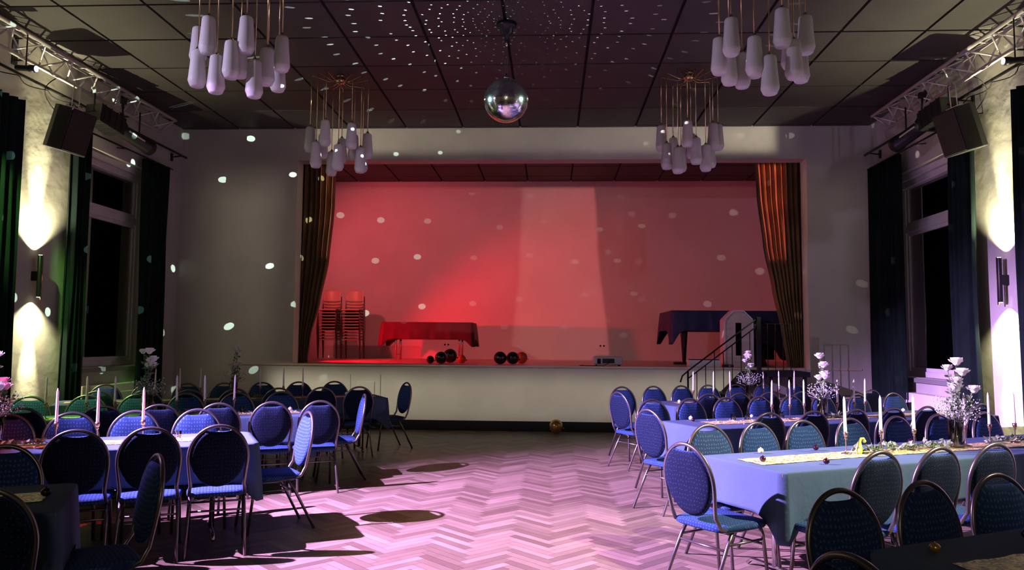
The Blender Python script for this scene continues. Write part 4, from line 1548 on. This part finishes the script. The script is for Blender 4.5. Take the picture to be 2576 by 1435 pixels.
def garland(s0, s1, t, seed, lab, dens=1.0):
    rn = random.Random(seed)
    p = P((s0 + s1) / 2, t, ZT)
    m_ = MB()
    L_ = s1 - s0
    pts = []
    for i in range(24):
        x = -L_ / 2 + L_ * i / 23
        pts.append((x, 0.03 * sin(x * 9 + seed), 0.008))
    m_.tube(pts, 0.003, 5)
    for i in range(int(150 * dens * L_)):
        x = rn.uniform(-L_ / 2, L_ / 2)
        y = 0.03 * sin(x * 9 + seed) + rn.gauss(0, 0.03)
        leaf(m_, (x, y, 0.012 + abs(rn.gauss(0, 0.014))), (rn.uniform(-1, 1), rn.uniform(-1, 1), rn.uniform(0.0, 0.7)), rn.uniform(0.03, 0.06), rn)
    o = m_.build('eucalyptus_garland', GREEN)
    o.location = p
    o.rotation_euler = (0, 0, AN)
    tag(o, lab, 'garland', 'eucalyptus garlands')


for tb, (s0, s1, t) in {'L1': (-1.1, -0.45, 6.45), 'L2': (0.2, 0.9, 8.6), 'L3': (1.15, 1.7, 10.75), 'R1': (4.85, 5.8, 3.98), 'R2': (6.75, 7.25, 6.05), 'R3': (7.0, 7.55, 8.25)}.items():
    garland(s0, s1, t, int(s0 * 10) + 60, 'green eucalyptus garland beside the vase on the %s' % TNAME[tb], 1.4 if tb == 'R1' else 1.0)
garland(6.35, 6.9, 3.98, 91, 'second eucalyptus garland farther right on the second right table')


def bauble(s_, t, rr, m, lab, group='small baubles on the tables'):
    mm = MB().ball((0, 0, 0), rr, 16, 10, 0.92)
    mm.lathe([(rr * 0.18, 0), (rr * 0.16, rr * 0.25), (rr * 0.05, rr * 0.3)], c=(0, 0, rr * 0.88), seg=8)
    o = mm.build('bauble', m)
    o.location = P(s_, t, ZT + rr * 0.9 - 0.001)
    tag(o, lab, 'bauble', group)


bauble(4.22, 4.25, 0.021, TRUFFLECREAM, 'cream bauble left of the runner on the second right table')
bauble(4.72, 4.22, 0.021, TRUFFLEDARK, 'dark red bauble near the stage-side edge of the second right table')
bauble(3.95, 3.93, 0.021, TRUFFLEDARK, 'dark bauble on the aisle end of the second right table runner')
bauble(4.28, 3.70, 0.021, TRUFFLEDARK, 'dark red bauble near the camera-side edge of the second right table')
bauble(5.75, 4.24, 0.021, TRUFFLEDARK, 'black bauble by the third candle on the second right table')
bauble(2.98, 1.93, 0.021, TRUFFLEGOLD, 'gold bauble on the nearest right table')
bauble(3.53, 1.93, 0.021, TRUFFLEDARK, 'black bauble at the right edge of the nearest right table')
bauble(-0.25, 4.37, 0.024, TRUFFLEDARK, 'dark bauble on the gold runner of the nearest left table')
bauble(5.22, 6.38, 0.022, TRUFFLEWHITE, 'white bauble at the aisle end of the third right table')
bauble(5.15, 6.25, 0.018, TRUFFLEDARK, 'dark bauble beside the white one on the third right table')
bauble(6.0, 6.36, 0.018, TRUFFLEWHITE, 'white bauble before the second chair on the third right table')
bauble(8.22, 6.3, 0.022, TRUFFLEWHITE, 'white bauble far right on the third right table')
bauble(0.80, 6.72, 0.022, TRUFFLEWHITE, 'silver-white bauble at the aisle end of the second left table')
bauble(1.55, 8.72, 0.024, TRUFFLEWHITE, 'white bauble at the aisle end of the third left table')
bauble(2.66, 11.0, 0.024, TRUFFLEWHITE, 'white bauble at the aisle end of the farthest left table')
bauble(6.49, 8.3, 0.02, TRUFFLEWHITE, 'white bauble at the aisle end of the farthest right table')

# small glass votives and scattered crystals
vt = None
for i, (s_, t, lab) in enumerate(((5.62, 6.2, 'first clear glass votive from the aisle on the third right table'), (5.81, 6.22, 'second clear glass votive from the aisle on the third right table'),
                                  (6.12, 6.2, 'clear glass votive by the first candle of the third right table'), (6.36, 6.3, 'clear glass votive between candles on the third right table'),
                                  (0.70, 6.55, 'clear glass votive nearest the aisle on the second left table'), (0.38, 6.6, 'clear glass votive behind the third chair on the second left table'),
                                  (1.25, 8.6, 'first clear glass votive from the aisle on the third left table'), (1.05, 8.75, 'second clear glass votive from the aisle on the third left table'))):
    if vt is None:
        vt = MB().lathe([(0.024, 0.0), (0.029, 0.055), (0.026, 0.055), (0.021, 0.008)], seg=14).build('glass_votive', VASEGLASS)
        o = vt
    else:
        o = vt.copy()
        COL.objects.link(o)
    o.location = P(s_, t, ZT + 0.001)
    tag(o, lab, 'votive', 'glass votives on the tables')
rn = random.Random(12)
for tb, (s0, s1, t) in {'L1': (0.2, 0.85, 6.5), 'R2': (5.3, 6.4, 6.05), 'L2': (0.9, 1.6, 8.6)}.items():
    m_ = MB()
    for i in range(70):
        c = (rn.uniform(0, s1 - s0), rn.gauss(0, 0.09), 0.004)
        k = rn.uniform(0.004, 0.009)
        m_.add([(c[0] - k, c[1], c[2]), (c[0], c[1] - k, c[2]), (c[0] + k, c[1], c[2]), (c[0], c[1] + k, c[2]), (c[0], c[1], c[2] + k), (c[0], c[1], c[2] - k * 0.4)],
               [(0, 1, 4), (1, 2, 4), (2, 3, 4), (3, 0, 4), (1, 0, 5), (2, 1, 5), (3, 2, 5), (0, 3, 5)])
    o = m_.build('crystal_confetti', TRUFFLEWHITE)
    o.location = P(s0, t, ZT)
    o.rotation_euler = (0, 0, AN)
    o['kind'] = 'stuff'
    tag(o, 'scattered glass crystals along the %s' % TNAME[tb], 'confetti')

# lime swan-necked ornament
m_ = MB()
m_.tube([(0, 0, 0.0), (0, 0, 0.02), (0.003, 0, 0.05), (0.006, 0, 0.085), (0.018, 0, 0.108), (0.034, 0, 0.108), (0.046, 0, 0.094)], [0.02, 0.026, 0.02, 0.011, 0.0095, 0.010, 0.004], 10)
m_.ball((0.04, 0, 0.09), 0.013, 10, 8)
o = m_.build('swan_ornament', NAPKIN)
o.location = P(4.88, 3.97, ZT)
tag(o, 'lime green swan-necked ornament beside the first candle of the second right table', 'ornament')

# folded napkin standing behind the left wall-side chair
m_ = MB()
m_.add([(-0.05, 0, 0), (0.05, 0, 0), (0.0, 0.05, 0), (0.0, 0.015, 0.13)], [(0, 1, 3), (1, 2, 3), (2, 0, 3), (0, 2, 1)])
o = m_.build('folded_napkin', NAVYCLOTH)
o.location = P(-1.0, 8.82, ZT)
tag(o, 'dark folded napkin standing on the wall end of the third left table', 'napkin')
